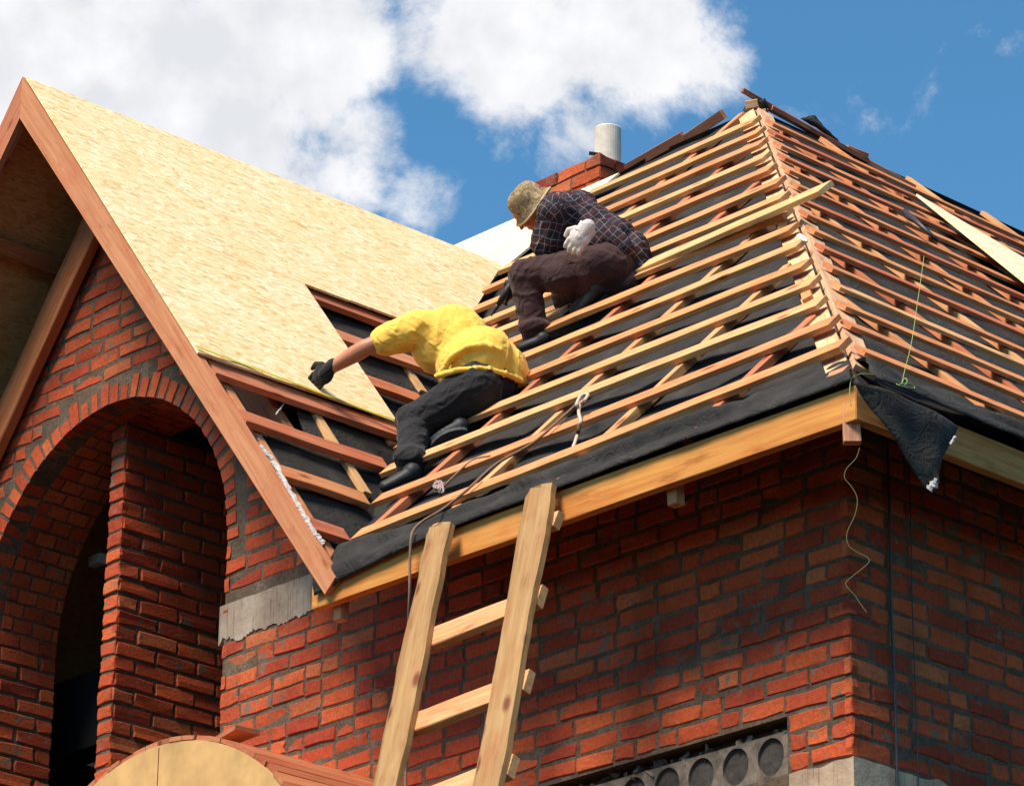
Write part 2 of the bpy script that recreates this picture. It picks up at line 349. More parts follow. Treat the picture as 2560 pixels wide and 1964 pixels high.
def prism(name, poly, n, th, mt, parent=None, u=None, v=None, col=None):
    """flat board: polygon poly (its top face), thickness th downward along -n"""
    b = MB(); poly = [Vector(p) for p in poly]; n = Vector(n); k = len(poly)
    uv = [(p.dot(u), p.dot(v)) for p in poly] if u is not None else [(0, 0)]*k
    b.add(poly+[p-n*th for p in poly], [tuple(range(k)), tuple(range(2*k-1, k-1, -1))]+[(i, (i+1) % k, k+(i+1) % k, k+i) for i in range(k)], 0, .5, uv*2)
    return b.build(name, mt, parent, uv=u is not None, col=col)
# ------------------------------------------------------------------ ground
g = MB(); g.add([(-1500, -1500, 0), (1500, -1500, 0), (1500, 1500, 0), (-1500, 1500, 0)], [(0, 1, 2, 3)])
tag(g.build('ground', M['ground']), kind='structure')
# ------------------------------------------------------------------ the house
house = tag(empty('brick_house', (4, 4, 0)), 'unfinished red brick house with a hipped roof being battened over black felt', 'house')
Z0C, CH = 6.09, .0850
AYC, AR, AZC = 5.12, 1.04, 8.055
RING = .135
def in_arch(y, z, r): return abs(y-AYC) < r and (z < AZC or math.hypot(y-AYC, z-AZC) < r)
def gable_top(y):
    zg = ZR-.19-TG*abs(5.22-y)-.22
    return max(zg, 7.77)
def brick(b, Oo, U, Nn, u0, u1, z0, z1, proud):
    """one brick with a ragged eight-point face"""
    j = lambda a=.0055: R_.uniform(-a, a)
    um, zm = (u0+u1)/2, (z0+z1)/2
    pts = [(u0, z0), (um, z0), (u1, z0), (u1, zm), (u1, z1), (um, z1), (u0, z1), (u0, zm)]
    pts = [(a+j(), c+j()) for a, c in pts]; e = .0045; tilt = R_.uniform(-.003, .003)
    back = [Oo+U*a+Vector((0, 0, c))-Nn*.03 for a, c in pts]
    mid = [Oo+U*a+Vector((0, 0, c))+Nn*(proud-.004) for a, c in pts]
    front = [Oo+U*(a+(e if a < um-.01 else -e if a > um+.01 else 0))+Vector((0, 0, c+(e if c < zm-.01 else -e if c > zm+.01 else 0)))+Nn*(proud+tilt*(1 if c > zm else -1)) for a, c in pts]
    vs = back+mid+front; fs = [tuple(range(16, 24))]
    for o in (0, 8): fs += [(o+i, o+(i+1) % 8, o+8+(i+1) % 8, o+8+i) for i in range(8)]
    tt = R_.random(); tt = tt*.75+.1 if R_.random() < .85 else R_.choice((.02, .97))
    b.add(vs, fs, 1, tt)
def courses(b, Oo, U, Nn, umin, umax, zmin, zmax, ok, qu=True):
    k0 = math.ceil((zmin-Z0C)/CH-1e-6); z = Z0C+k0*CH; k = k0
    while z < zmax:
        u = umin+(0 if k % 2 == 0 else -.118)+R_.uniform(-.012, .012)
        if qu: u = umin-(.008 if k % 2 == 0 else .118)
        while u < umax:
            ln = .228 if R_.random() < .80 else .108
            u0, u1 = max(u, umin-.008), min(u+ln, umax)
            zz = R_.uniform(-.004, .004); za, zb = z+.0095+zz, z+CH-.0095+zz
            if u1-u0 > .05 and not ok(u0, u1, za, zb):       # cut the brick where it meets an edge
                for k2 in range(1, 11):
                    c = k2*.021
                    if ok(u0, u1-c, za, zb): u1 -= c; break
                    if ok(u0+c, u1, za, zb): u0 += c; break
                else: u1 = u0
            if u1-u0 > .04: brick(b, Oo, U, Nn, u0, u1, za, zb, R_.uniform(.0015, .0075))
            u += ln+R_.uniform(.012, .024)
        z += CH; k += 1
# ---- facade with the arch (plane X=0)
SL_Y0, SL_Y1, SL_Z0, SL_Z1 = .355, 2.9, 6.095, 6.338
BAND = (2.3, 4.108, 7.535, 7.735)
def facade():
    b = MB(); bm = bmesh.new()
    outl = [(0, 0), (9, 0), (9, 7.78)]
    yl = 5.22+(ZR-.41-7.78)/TG; yr = 5.22-(ZR-.41-7.78)/TG
    outl += [(yl, 7.78), (5.22, ZR-.41), (yr, 7.78), (0, 7.78)]
    arc = [(AYC-AR, 4.6)]+[(AYC-AR*math.cos(i*math.pi/28), AZC+AR*math.sin(i*math.pi/28)) for i in range(29)]+[(AYC+AR, 4.6)]
    slab = [(SL_Y0, SL_Z0), (SL_Y1, SL_Z0), (SL_Y1, SL_Z1), (SL_Y0, SL_Z1)]
    def plate(x0, x1, loops):
        bm = bmesh.new()
        for lp in loops:
            vs = [bm.verts.new((x0, y, z)) for y, z in lp]
            for i in range(len(vs)): bm.edges.new((vs[i], vs[(i+1) % len(vs)]))
        bmesh.ops.triangle_fill(bm, use_beauty=True, edges=bm.edges[:])
        r = bmesh.ops.extrude_face_region(bm, geom=bm.faces[:])
        for v in r['geom']:
            if isinstance(v, bmesh.types.BMVert): v.co.x = x1
        bm.verts.index_update(); b.add([v.co[:] for v in bm.verts], [[v.index for v in f.verts] for f in bm.faces], 0); bm.free()
    plate(0, .10, [outl, arc, slab]); plate(.10, .5, [outl, arc])
    def ok(u0, u1, z0, z1):
        for y in (u0, u1, (u0+u1)/2):
            for z in (z0, z1):
                if in_arch(y, z, AR+(RING if z > AZC-.02 else .0)) or z > gable_top(y)-.01: return False
        if u1 > SL_Y0-.006 and u0 < SL_Y1 and z1 > SL_Z0-.03 and z0 < SL_Z1: return False
        if u1 > BAND[0] and z1 > BAND[2]+.02 and z0 < BAND[3] and u0 < BAND[1]: return False
        if z0 < 6.09 and u0 < SL_Y0+.02: return False
        return True
    o = Vector((0, 0, 0)); U = Vector((0, 1, 0)); Nn = Vector((-1, 0, 0))
    courses(b, o, U, Nn, 0, AYC-AR, 5.2, 7.95, ok)
    courses(b, o, U, Nn, AYC-AR, AYC+AR, 7.2, 10.8, ok, False); courses(b, o, U, Nn, AYC+AR, 8.6, 5.2, 7.95, ok, False)
    courses(b, o, U, Nn, 2.6, AYC-AR, 7.95, 10.8, ok, False); courses(b, o, U, Nn, AYC+AR, 8.2, 7.95, 10.8, ok, False)
    # voussoirs round the arch and its soffit, bricks of the jambs
    n = 40
    for i in range(n):
        a = (i+.5)/n*math.pi; ra = Vector((0, -math.cos(a), math.sin(a))); ta = Vector((0, math.sin(a), math.cos(a)))
        c = Vector((0, AYC, AZC)); wv = math.pi*AR/n*.5-.007; tt = R_.uniform(.25, .9)
        def blk(x0, x1, r0, r1, w):
            vs = []
            for x in (x0, x1):
                for r in (r0, r1):
                    for s in (-1, 1): vs.append(c+ra*(r+R_.uniform(-.003, .003))+ta*(w*s*(r/AR)+R_.uniform(-.003, .003))+Vector((x, 0, 0)))
            b.add(vs, [(0, 1, 3, 2), (4, 6, 7, 5), (0, 4, 5, 1), (2, 3, 7, 6), (0, 2, 6, 4), (1, 5, 7, 3)], 1, R_.uniform(.15, .9))
        blk(-R_.uniform(.002, .007), .12, AR-.002, AR+RING-R_.choice((R_.uniform(.004, .03), R_.uniform(.03, .075))), wv*R_.uniform(.72, 1))
        x = .135+(0 if i % 2 else -.06)
        while x < .49: blk(max(x, .135), min(x+.115, .495), AR-.006-R_.random()*.004, AR+.03, wv); x += .13
    for yy, s in ((AYC+AR, -1), (AYC-AR, 1)):
        z = Z0C; k = 0
        while z < AZC:
            x = 0 if k % 2 else -.13
            while x < .5:
                u0, u1 = max(x+.008, -.004), min(x+.25, .5)
                if u1-u0 > .05: brick(b, Vector((0, yy, 0)), Vector((1, 0, 0)), Vector((0, s, 0)), u0, u1, z+.01, z+CH-.009, R_.uniform(.004, .012))
                x += .265
            z += CH; k += 1
    return b.build('facade_wall', [M['mortar'], M['brick']], house)
facade()
# ---- side wall (plane Y=0) and the unseen shell added behind to keep light out
b = MB(); b.box((.5, 0, 0), (9, .5, 7.78))
def okB(u0, u1, z0, z1): return not (z0 < 6.09 and u0 < 1.3)
courses(b, Vector((0, 0, 0)), Vector((1, 0, 0)), Vector((0, -1, 0)), 0, 4.2, 5.2, 7.75, okB)
b.box((0.0, -.0015, 6.09), (.5, .0, 7.78))
b.build('side_wall', [M['mortar'], M['brick']], house)
b = MB(); b.box((8.5, .5, 0), (9, 9, 7.2)); b.box((.5, 8.5, 0), (8.5, 9, 7.9)); b.box((2.4, 3.2, 0), (2.55, 8.5, 9.2)); b.box((.5, 3.05, 0), (2.55, 3.2, 8.3))
b.box((.5, 7.2, 0), (2.4, 7.3, 7.9)); b.box((.5, 4.15, 9.12), (2.4, 6.35, 9.17))
b.build('rear_wall_light_block', M['dark'], house)  # interior shade painted in as a near-black surface
# ---- brick pier standing inside the arch
b = MB(); b.box((.2, 5.225, 4.6), (1.5, 5.335, 9.085))
z = Z0C-CH*6
while z < 9.0:
    brick(b, Vector((.2, 0, 0)), Vector((0, 1, 0)), Vector((-1, 0, 0)), 5.222, 5.338, z+.01, z+CH-.009, R_.uniform(.006, .015))
    x = .2-(.13 if int(round((z-Z0C)/CH)) % 2 else .0)
    while x < 1.45:
        brick(b, Vector((0, 5.225, 0)), Vector((1, 0, 0)), Vector((0, -1, 0)), max(x+.004, .196), min(x+.25, 1.5), z+.01, z+CH-.009, R_.uniform(.004, .012)); x += .265
    z += CH
b.build('arch_pier', [M['mortar'], M['brick']], house)
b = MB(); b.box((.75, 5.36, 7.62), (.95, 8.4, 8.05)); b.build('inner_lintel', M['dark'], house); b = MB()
# ---- concrete band, corner pad and hollow core slab
def ragged(name, Oo, U, Nn, u0, u1, z0, z1, proud, parent, low=.03, up=.0, n=40, seed=1.):
    b = MB(); top = []; bot = []
    for i in range(n+1):
        u = u0+(u1-u0)*i/n
        top.append((u, z1+up*noise.noise(Vector((u*9, seed, 0))))); bot.append((u, z0+low*(noise.noise(Vector((u*9, seed, 3)))+.5*noise.noise(Vector((u*31, seed, 5)))+.35*noise.noise(Vector((u*80, seed, 8))))))
    fr = []; bk = []
    for (ut, zt), (ub, zb) in zip(top, bot):
        pass; fr += [Oo+U*ut+Vector((0, 0, zt))+Nn*proud, Oo+U*ub+Vector((0, 0, zb))+Nn*proud]; bk += [Oo+U*ut+Vector((0, 0, zt))-Nn*.02, Oo+U*ub+Vector((0, 0, zb))-Nn*.02]
    vs = fr+bk; k = len(fr); fs = []
    for i in range(n):
        a = 2*i; fs += [(a, a+1, a+3, a+2), (k+a, k+a+2, k+a+3, k+a+1), (a, a+2, k+a+2, k+a), (a+1, k+a+1, k+a+3, a+3)]
    fs += [(0, k, k+1, 1), (k-2, k-1, 2*k-1, 2*k-2)]
    b.add(vs, fs); return b.build(name, M['pad'] if name == 'corner_pad' else M['conc'], parent)
UA, NA_, UB, NB_ = Vector((0, 1, 0)), Vector((-1, 0, 0)), Vector((1, 0, 0)), Vector((0, -1, 0)); OO = Vector((0, 0, 0))
ragged('concrete_band', OO, UA, NA_, BAND[0], BAND[1]+.006, BAND[2], BAND[3]-.005, .006, house, .035, .004, 220)
ragged('corner_pad', OO, UA, NA_, -.016, .335, 5.3, 6.085, .016, house, .01, .02, 30, 4.)
ragged('corner_pad', OO, UB, NB_, .0205, 1.25, 5.3, 6.085, .016, house, .01, .03, 60, 7.)
def slab():
    b = MB(); y0, y1, z0, z1, x = SL_Y0+.006, SL_Y1-.02, SL_Z0+.004, SL_Z1-.045, .035
    zc, r = 6.20, .076; ys = [.483+.2*i for i in range(11)]
    k = 24; prev = y0
    for yc in ys:
        a, c = yc-.1, yc+.1
        if a < prev: a = prev
        ring = [(yc+r*math.cos(i*math.tau/k)*.98, zc+r*math.sin(i*math.tau/k)*1.06) for i in range(k)]
        outer = []
        for i in range(k):
            cx, sx = math.cos(i*math.tau/k), math.sin(i*math.tau/k); s = 1/max(abs(cx), abs(sx))
            yy = yc+(.1*cx*s); z = zc+sx*s*(z1-zc if sx > 0 else zc-z0); outer.append((yy, z))
        vs = [(x, *p) for p in outer]+[(x, *p) for p in ring]+[(x+.018, *p) for p in ring]
        fs = [(i, (i+1) % k, k+(i+1) % k, k+i) for i in range(k)]+[(k+i, k+(i+1) % k, 2*k+(i+1) % k, 2*k+i) for i in range(k)]
        b.add(vs, fs, 0); b.add([(x+.012+R_.random()*.006, *p) for p in ring], [tuple(range(k))], 1); prev = c
    b.box((x, y0, z0), (x+.05, .383, z1)); b.box((x, ys[-1]+.1, z0), (x+.05, y1, z1))
    # rubble packed above the slab
    for i in range(70):
        yy = R_.uniform(y0+.02, y1-.03); s = R_.uniform(.008, .03)
        c = Vector((x+.01+R_.random()*.02, yy, z1+R_.uniform(-.02, .022)))
        vs = [c+Vector((R_.uniform(-1, 1), R_.uniform(-1.2, 1.2), R_.uniform(-1, 1)))*s for _ in range(7)]
        bm = bmesh.new(); [bm.verts.new(v) for v in vs]; bmesh.ops.convex_hull(bm, input=bm.verts[:])
        bm.verts.index_update(); b.add([v.co[:] for v in bm.verts], [[v.index for v in f.verts] for f in bm.faces], 2); bm.free()
    return b.build('hollow_core_slab', [M['slab'], M['plug'], M['slab']], house)
slab()
# ------------------------------------------------------------------ hipped roof
XT = 3.98; YT = XT/TB
ZLEV = [7.735, 8.02, 8.28, 8.55, 8.81, 9.105, 9.36, 9.62, 9.88, 10.15, 10.42, 10.68, 10.935, 11.185, 11.43]
def roof_felt():
    b = MB(); cbY = [.45, 1.24, 2.03, 2.73, 3.5, 4.2]; cbX = [.7, 1.45, 2.2, 2.95, 3.7, 4.45]
    def sag(t, cbs):
        d = min(abs(t-c) for c in cbs); return -.028*min(d/.39, 1)**1.3
    def grid(fn, rows, cols):
        vs = [fn(i/rows, j/cols) for i in range(rows+1) for j in range(cols+1)]
        b.add(vs, [(i*(cols+1)+j, i*(cols+1)+j+1, (i+1)*(cols+1)+j+1, (i+1)*(cols+1)+j) for i in range(rows) for j in range(cols)])
    def fa(i, j):
        X = -.5+i*(XT+.5); y0 = X/TB; y1 = valleyY(X)+.06 if X < 3.0 else 9.0
        if X >= 3.0: y1 = 9
        Y = y0+(y1-y0)*j
        X = min(X, XT-.26*min(1, max(0, (Y-5.1)/.5)))
        w = .016*noise.noise(Vector((X*3, Y*3.5, 1)))+.007*noise.noise(Vector((X*11, Y*6, 4)))
        return PA(X, Y, min(.004, sag(Y, cbY)+w) if 0.02 < j < 1 else 0)
    grid(fa, 90, 70)
    def fb(i, j):
        Y = -.53+i*(YT+.53); x0 = Y*TB; X = x0+(9-x0)*j
        w = .016*noise.noise(Vector((X*3.5, Y*3, 7)))+.007*noise.noise(Vector((X*6, Y*11, 9)))
        p = PB(X, Y, min(.004, sag(X, cbX)+w) if j > .01 else 0); return p
    grid(fb, 90, 90)
    zt = PA(XT, 0).z
    b.add([(XT, YT, zt), (XT, 5.1, zt), (XT-.26, 5.6, zt-.26), (XT-.26, 9, zt-.26), (9, 9, 6.5), (9, YT, zt-.01)], [(0, 1, 4), (1, 2, 4), (2, 3, 4), (0, 4, 5)])  # unseen back slopes, added to block light from behind
    b.add([(-.5, 8, 7.3), (.6, 9, 7.9), (XT-.26, 9, zt-.26), (XT-.26, 9, 6), (.6, 9, 6)], [(1, 2, 3, 4)])
    return b.build('hipped_roof', M['felt'], house, smooth=True)
hroof = roof_felt()
for y in (.45, 1.24, 2.03, 2.73, 3.5, 4.2):
    x1 = XT-.1 if y > 3.9 else y*TB-.12
    x0 = -.47 if y < 2.6 else max(-.4, 3.033-(YR-y)*TG+.06)
    if y > 4.4: x0 = 2.2
    beam('counter_batten', PA(x0, y, .020), PA(min(x1, XT-.1), y+R_.uniform(-.03, .03), .020), nA, .05, .042, hroof, R_.choice(PINE[:5]))
for x in (.7, 1.45, 2.2, 2.95, 3.7, 4.45, 5.2, 5.95):
    beam('counter_batten', PB(x, -.47, .014), PB(x+R_.uniform(-.03, .03), min(x/TB-.12, YT-.1), .014), nB, .05, .030, hroof, R_.choice(PINE[:5]))
HO = .058
for k, z in enumerate(ZLEV):
    X = z-ZE-O-.03+R_.uniform(-.008, .008); Y = (z-ZE-O)/TB-.03
    ya = X/TB+R_.uniform(-.015, .03); yb = valleyY(X)-.05
    if X > 2.55: yb = 5.05+R_.uniform(-.04, .06)
    xb = X+R_.uniform(-.012, .012)
    if k == 0: yb = 2.72; xb = X-.085; ya = X/TB-.02
    if k == 1: yb = 2.95; xb = X-.05; ya = X/TB-.01
    c = PINE[[0, 4, 5, 1, 0, 1, 0, 5, 1, 0, 4, 5, 4, 0, 1][k]]
    beam('batten', PA(X, ya, HO+.004), PA(xb, yb, HO), nA, .104, .026, hroof, c, .012)
    c = (PINE+RED)[[4, 2, 0, 5, 2, 3, 0, 2, 3, 2, 4, 3, 2, 6, 2][k]]
    beam('batten', PB(Y*TB+R_.uniform(-.005, .035), Y, HO-.010), PB(8.2, Y+R_.uniform(-.02, .02), HO-.014), nB, .078, .020, hroof, c, .012)
# paired hip boards under the batten ends
hd = (PA(1, 1)-PA(0, 0)).normalized()
def hipp(s, X, off):
    return (PA(X, X/TB+.075, off) if s < 0 else PB(X+.055, X/TB, off))
beam('hip_board', hipp(-1, -.30, .012), hipp(-1, 3.9, .012), nA, .10, .026, hroof, (.72, .50, .26), .004)
beam('hip_board', hipp(1, -.34, .012), hipp(1, 3.9, .012), nB, .10, .026, hroof, (.68, .42, .24), .004)
for k in range(1, 15):
    X = ZLEV[k]-ZE-O-.03
    if R_.random() < .4: beam('packing_piece', PA(X-.09, X/TB-.005, .035)+Vector((0, 0, -.01)), PA(X+.02, X/TB+.10, .04), nA, .05, .03, hroof, pine())
beam('hip_block', PA(-.39, -.39, .02), PA(-.39, -.29, .02), nA, .06, .05, hroof, (.56, .25, .14))
# fascia boards along both eaves
GOLD = (.64, .275, .058)
def vbeam(name, P, Q, n, w, t, parent, col, **k): return beam(name, P, Q, n, w, t, parent, col, **k)
beam('fascia_board', (-.525, -.545, ZF+.072), (-.525, 2.76, ZF+.088), (-1, 0, 0), .145, .045, hroof, GOLD, .004)
beam('fascia_board', (-.545, -.525, ZF+.072), (9, -.525, ZF+.072), (0, -1, 0), .145, .045, hroof, (.56, .27, .08), .004)
beam('rafter_tail', (-.51, -.49, ZF-.075), (-.51, -.49, ZF+.09), (-.7, -.7, 0), .07, .05, hroof, (.60, .29, .17))
for px, py in ((1690, 1240), (852, 1530)):
    p = hit(px, py, (1, 0, 0), -.46); beam('rafter_tail', p-Vector((0, 0, .04)), p+Vector((0, 0, .12)), (-1, 0, 0), .055, .05, hroof, (.62, .33, .16))
# strips of felt folded over the eaves
def flap(name, fn, nu, nv, parent, mt=None, th=.004):
    b = MB(); vs = [fn(i/nu, j/nv) for i in range(nu+1) for j in range(nv+1)]
    b.add(vs, [(i*(nv+1)+j, i*(nv+1)+j+1, (i+1)*(nv+1)+j+1, (i+1)*(nv+1)+j) for i in range(nu) for j in range(nv)])
    o = b.build(name, mt or M['felt'], parent, smooth=True)
    s = o.modifiers.new('thickness', 'SOLIDIFY'); s.thickness = th; s.offset = 0; return o
def eaveA(u, v):
    s0 = v*.37; X0 = max(-.56, -.25-min(s0, .36)*.75)/TB; Y = X0+u*(2.72-X0); k = max(0, (Y-1.4)/1.4); drop = .010+.028*(.5+.5*noise.noise(Vector((Y*1.3, 2, 0))))+.085*min(1, k)**1.5
    if Y > 2.55: drop *= 1.15
    wv = .016*noise.noise(Vector((Y*2.4, v*2.4, 3)))+.009*noise.noise(Vector((Y*7, v*5, 5)))
    s = v*(.36+drop)
    if s < .36: return PA(-.25-s*.75, Y, .015+.045*(s/.36)**2+abs(wv)*1.6+.10*math.sin(s/.36*math.pi)*max(0, noise.noise(Vector((Y*1.1+s*3, s*9, 1)))))
    d = s-.36; return PA(-.52, Y, .06)+Vector((-.004-.008*math.sin(min(1, d/.1)*3)-abs(wv)*.7, 0, -d))
flap('felt_flap', eaveA, 110, 26, hroof)
def eaveB(u, v):
    s0 = v*.36; Y0 = max(-.56, -.27-min(s0, .34)*.75)*TB; X = Y0+u*(6.5-Y0); drop = .03+.03*(.5+.5*noise.noise(Vector((X*1.3, 22, 0)))); s = v*(.34+drop)
    if X < .3: drop *= max(.2, (X+.55)/.85)
    wv = .02*noise.noise(Vector((X*1.9, v*2.4, 13)))+.009*noise.noise(Vector((X*7, v*5, 15)))
    if s < .34: return PB(X, -.27-s*.75, .015+.045*(s/.34)**2+abs(wv)*1.8+.09*math.sin(s/.34*math.pi)*abs(noise.noise(Vector((X*1.1, 19, 1)))))
    d = s-.34; return PB(X, -.525, .06)+Vector((0, -.02-abs(wv)*1.6-.03*math.sin(min(1, d/.09)*3), -d))
flap('felt_flap', eaveB, 140, 26, hroof)
def tri(u, v):
    # loose corner of felt hanging from the side eave
    top0 = hit(2133, 952, (0, 1, 0), -.60); top1 = hit(2392, 1068, (0, 1, 0), -.605)
    bot = hit(2312, 1229, (0, 1, 0), -.66); bot1 = hit(2340, 1195, (0, 1, 0), -.64)
    a = top0.lerp(bot, v); c = top1.lerp(bot1, v); p = a.lerp(c, u)
    return p+Vector((0, -1, 0))*(.05*math.sin(u*math.pi)*(1-v*.4)+.02*noise.noise(Vector((u*3, v*3, 2)))+.012*math.sin(u*9+v*2))
flap('felt_corner', tri, 24, 24, hroof)
def ribbon(name, pts, w, parent, n):
    """one torn strip of pale fleece along a path"""
    b = MB(); vs = []; k = len(pts)-1
    for i in range(n+1):
        t = i/n*k; a = min(int(t), k-1); p = pts[a].lerp(pts[a+1], t-a); d = (pts[a+1]-pts[a]).normalized(); sd_ = d.cross(FW).normalized()
        for c in range(4): vs.append(p+sd_*w*((c/3-.5)*2+R_.uniform(-.28, .28)+.5*noise.noise(Vector((i*.35, c, w*90))))-FW*(R_.uniform(0, w)*.5+w*math.sin(c*1.05)))
    b.add(vs, [(i*4+c, i*4+c+1, (i+1)*4+c+1, (i+1)*4+c) for i in range(n) for c in range(3)]); return b.build(name, M['fray'], parent)
ribbon('frayed_edge', [hit(2322, 1224, (0, 1, 0), -.68), hit(2342, 1196, (0, 1, 0), -.67)], .016, hroof, 12)
ribbon('frayed_edge', [hit(2376, 1110, (0, 1, 0), -.67), hit(2389, 1090, (0, 1, 0), -.67)], .006, hroof, 8)
# bright strand boards lying on the main slopes
prism('strand_board', [PA(2.72, 5.14, .045), PA(3.74, 5.09, .045), PA(3.74, 8.8, .045), PA(3.15, 8.8, .045), PA(3.02, 5.5, .045)], nA, .014, M['osbw'], hroof, Vector((0, 1, 0)), Vector((.707, 0, .707)))
q = [onB(2292, 484, .10), onB(2562, 645, .10), onB(2900, 850, .10), onB(2900, 1000, .10), onB(2562, 702, .10)]
prism('strand_board', q, nB, .014, M['osbw'], hroof, Vector((1, 0, 0)), Vector((0, .71, .7)))
# ridge boards and flaps of felt at the peak
zt = PA(XT, 0).z
beam('ridge_board', at(1566, 422, 23.5), at(1708, 340, 23.2), -FW, .055, .03, hroof, (.50, .19, .10), .0)
beam('ridge_board', at(1716, 347, 23.2), at(1808, 285, 22.95), -FW, .06, .03, hroof, (.56, .21, .11), .0)
beam('ridge_board', at(1856, 226, 22.75), at(2062, 345, 23.05), UP, .028, .028, hroof, (.30, .12, .08), .0)
beam('ridge_board', at(1925, 270, 22.85), at(2165, 402, 23.25), UP, .055, .03, hroof, (.55, .17, .09), .0)
beam('ridge_board', at(2115, 372, 23.18), at(2166, 392, 23.24), UP, .05, .04, hroof, (.62, .28, .14), .0)
beam('ridge_board', at(2166, 404, 23.25), at(2570, 622, 23.6), UP, .03, .03, hroof, (.55, .22, .12), .0)
beam('ridge_block', at(1864, 264, 22.74), at(1894, 258, 22.74), UP, .06, .05, hroof, (.70, .46, .26), .0)
beam('ridge_block', at(1885, 287, 22.68), at(1915, 282, 22.68), UP, .05, .05, hroof, (.70, .46, .26), .0)
def flapper(pts, dep, nm='felt_flap'):
    c = [at(x, y, dep+.03*i) for i, (x, y) in enumerate(pts)]
    def fn(u, v): p = c[0].lerp(c[1], u).lerp(c[3].lerp(c[2], u), v); return p-FW*.04*math.sin(u*3.1)*math.sin(v*3.1)+UP*.01*noise.noise(Vector((u*4, v*4, dep)))
    flap(nm, fn, 8, 8, hroof)
flapper([(1840, 312), (1862, 266), (1915, 262), (1925, 300)], 22.80)
flapper([(2000, 296), (2035, 288), (2072, 330), (2105, 360)], 23.12)
flapper([(1893, 255), (1912, 246), (1922, 268), (1905, 285)], 22.66)
# ------------------------------------------------------------------ gable roof
def gfelt():
    b = MB()
    def grid(fn, rows, cols):
        vs = [fn(i/rows, j/cols) for i in range(rows+1) for j in range(cols+1)]
        b.add(vs, [(i*(cols+1)+j, i*(cols+1)+j+1, (i+1)*(cols+1)+j+1, (i+1)*(cols+1)+j) for i in range(rows) for j in range(cols)])
    def fg(i, j):
        Y = 2.62+i*(5.2-2.62)
        xv = 3.033-(YR-Y)*TG+.10
        xl = .04+.05*noise.noise(Vector((Y*5, 0, 3)))
        if Y < 3.5: xl = max(-.46, .04-.55*min(1, (3.62-Y)/.32)**.8) if Y < 3.62 else .04
        if xv < xl: xv = xl+.02
        X = xl+(xv-xl)*j
        return PG(X, Y, -.012+.02*noise.noise(Vector((X*3, Y*3, 11)))-.02*abs(noise.noise(Vector((X*1.6, Y*2.2, 4)))))
    grid(fg, 60, 34)
    return b.build('gable_roof', M['felt'], house, smooth=True)
groof = gfelt()
ug, vg = Vector((1, 0, 0)), Vector((0, 1, TG)).normalized()
XRK = -.565; YRB = 5.282
def gx(Y): return 3.033-(YR-Y)*TG
prism('strand_board', [PG(XRK-.02, 4.466, .075), PG(1.02, 4.466, .075), PG(1.02, YRB, .075), PG(XRK-.02, YRB, .075)], nG, .013, M['osb'], groof, ug, vg)
prism('strand_board', [PG(1.024, 4.47, .076), PG(gx(4.47)-.05, 4.47, .076), PG(gx(YRB)-.02, YRB, .076), PG(1.024, YRB, .076)], nG, .013, M['osb'], groof, ug, vg)
prism('strand_board', [PG(XRK-.02, 3.69, .074), PG(.70, 3.70, .074), PG(.70, 4.4645, .0745), PG(XRK-.02, 4.4645, .0745)], nG, .013, M['osb'], groof, ug, vg)
RB = (.60, .235, .125)
for y, x1, c in ((2.885, None, RED[0]), (3.145, None, (.60, .25, .10)), (3.41, None, (.54, .18, .085)), (3.665, None, RED[3]), (3.955, None, RED[2]), (4.22, None, (.58, .25, .13)), (4.455, None, RED[0])):
    a = PG(-.50, y, .03); e = PG(gx(y)-.06, y, .03)
    beam('batten', a, e, nG, .12 if y > 3.6 and y < 3.7 else .10, .034, groof, c, .006)
for x in (.17, .66, 1.26, 1.9):
    y0 = YR-(3.033-x)/TG+.05
    if y0 < 5.1: beam('counter_batten', PG(x-.0, y0, -.006), PG(x, 5.15, -.006), nG, .05, .03, groof, (.66, .40, .18))
# right rake board, second rafter, left slope
XFACE = -.585
T1 = hit(56, 192, (1, 0, 0), XFACE); T2 = hit(838, 1442, (1, 0, 0), XFACE)
SL = (T1.z-T2.z)/(T1.y-T2.y); YA, ZA = T1.y, T1.z
def rk(X, Y, dz): return Vector((X, Y, ZA-SL*abs(YA-Y)+dz))
def rake(name, X, y0, y1, th, dep, col, dz=0.):
    P = rk(X, y0, dz); Q = rk(X, y1, dz); ax = (Q-P).normalized(); n = Vector((-1, 0, 0)); w = n.cross(ax)
    if w.z < 0: w = -w
    return beam(name, P-w*dep/2, Q-w*dep/2, n, dep, th, groof, col, .003, 30, 0)
RKC = (.57, .235, .105)
def mitred(name, y1, col):
    """rake board cut plumb at the apex"""
    dv = .15*math.sqrt(1+SL*SL); vs = []
    for X in (XFACE, XFACE+.05): vs += [rk(X, YA, 0), rk(X, y1, 0), rk(X, y1+(.07 if y1 < YA else -.07), -dv+.07*SL), rk(X, YA, -dv)]
    ax = (vs[1]-vs[0]).normalized(); n = Vector((-1, 0, 0)); y = n.cross(ax); mw = Matrix((ax, y, n)).transposed().to_4x4(); mw.translation = vs[0]
    inv = mw.inverted(); b = MB(); b.add([inv @ v for v in vs], [(0, 1, 2, 3), (7, 6, 5, 4), (0, 4, 5, 1), (1, 5, 6, 2), (2, 6, 7, 3), (3, 7, 4, 0)])
    return b.build(name, M['wood'], groof, mw, col=col)
mitred('rake_board', T2.y, RKC); mitred('rake_board', 2*YA-T2.y, (.50, .175, .085))
rake('rafter', XFACE+.19, 3.9, 2.74, .05, .15, (.58, .25, .11), -.09)
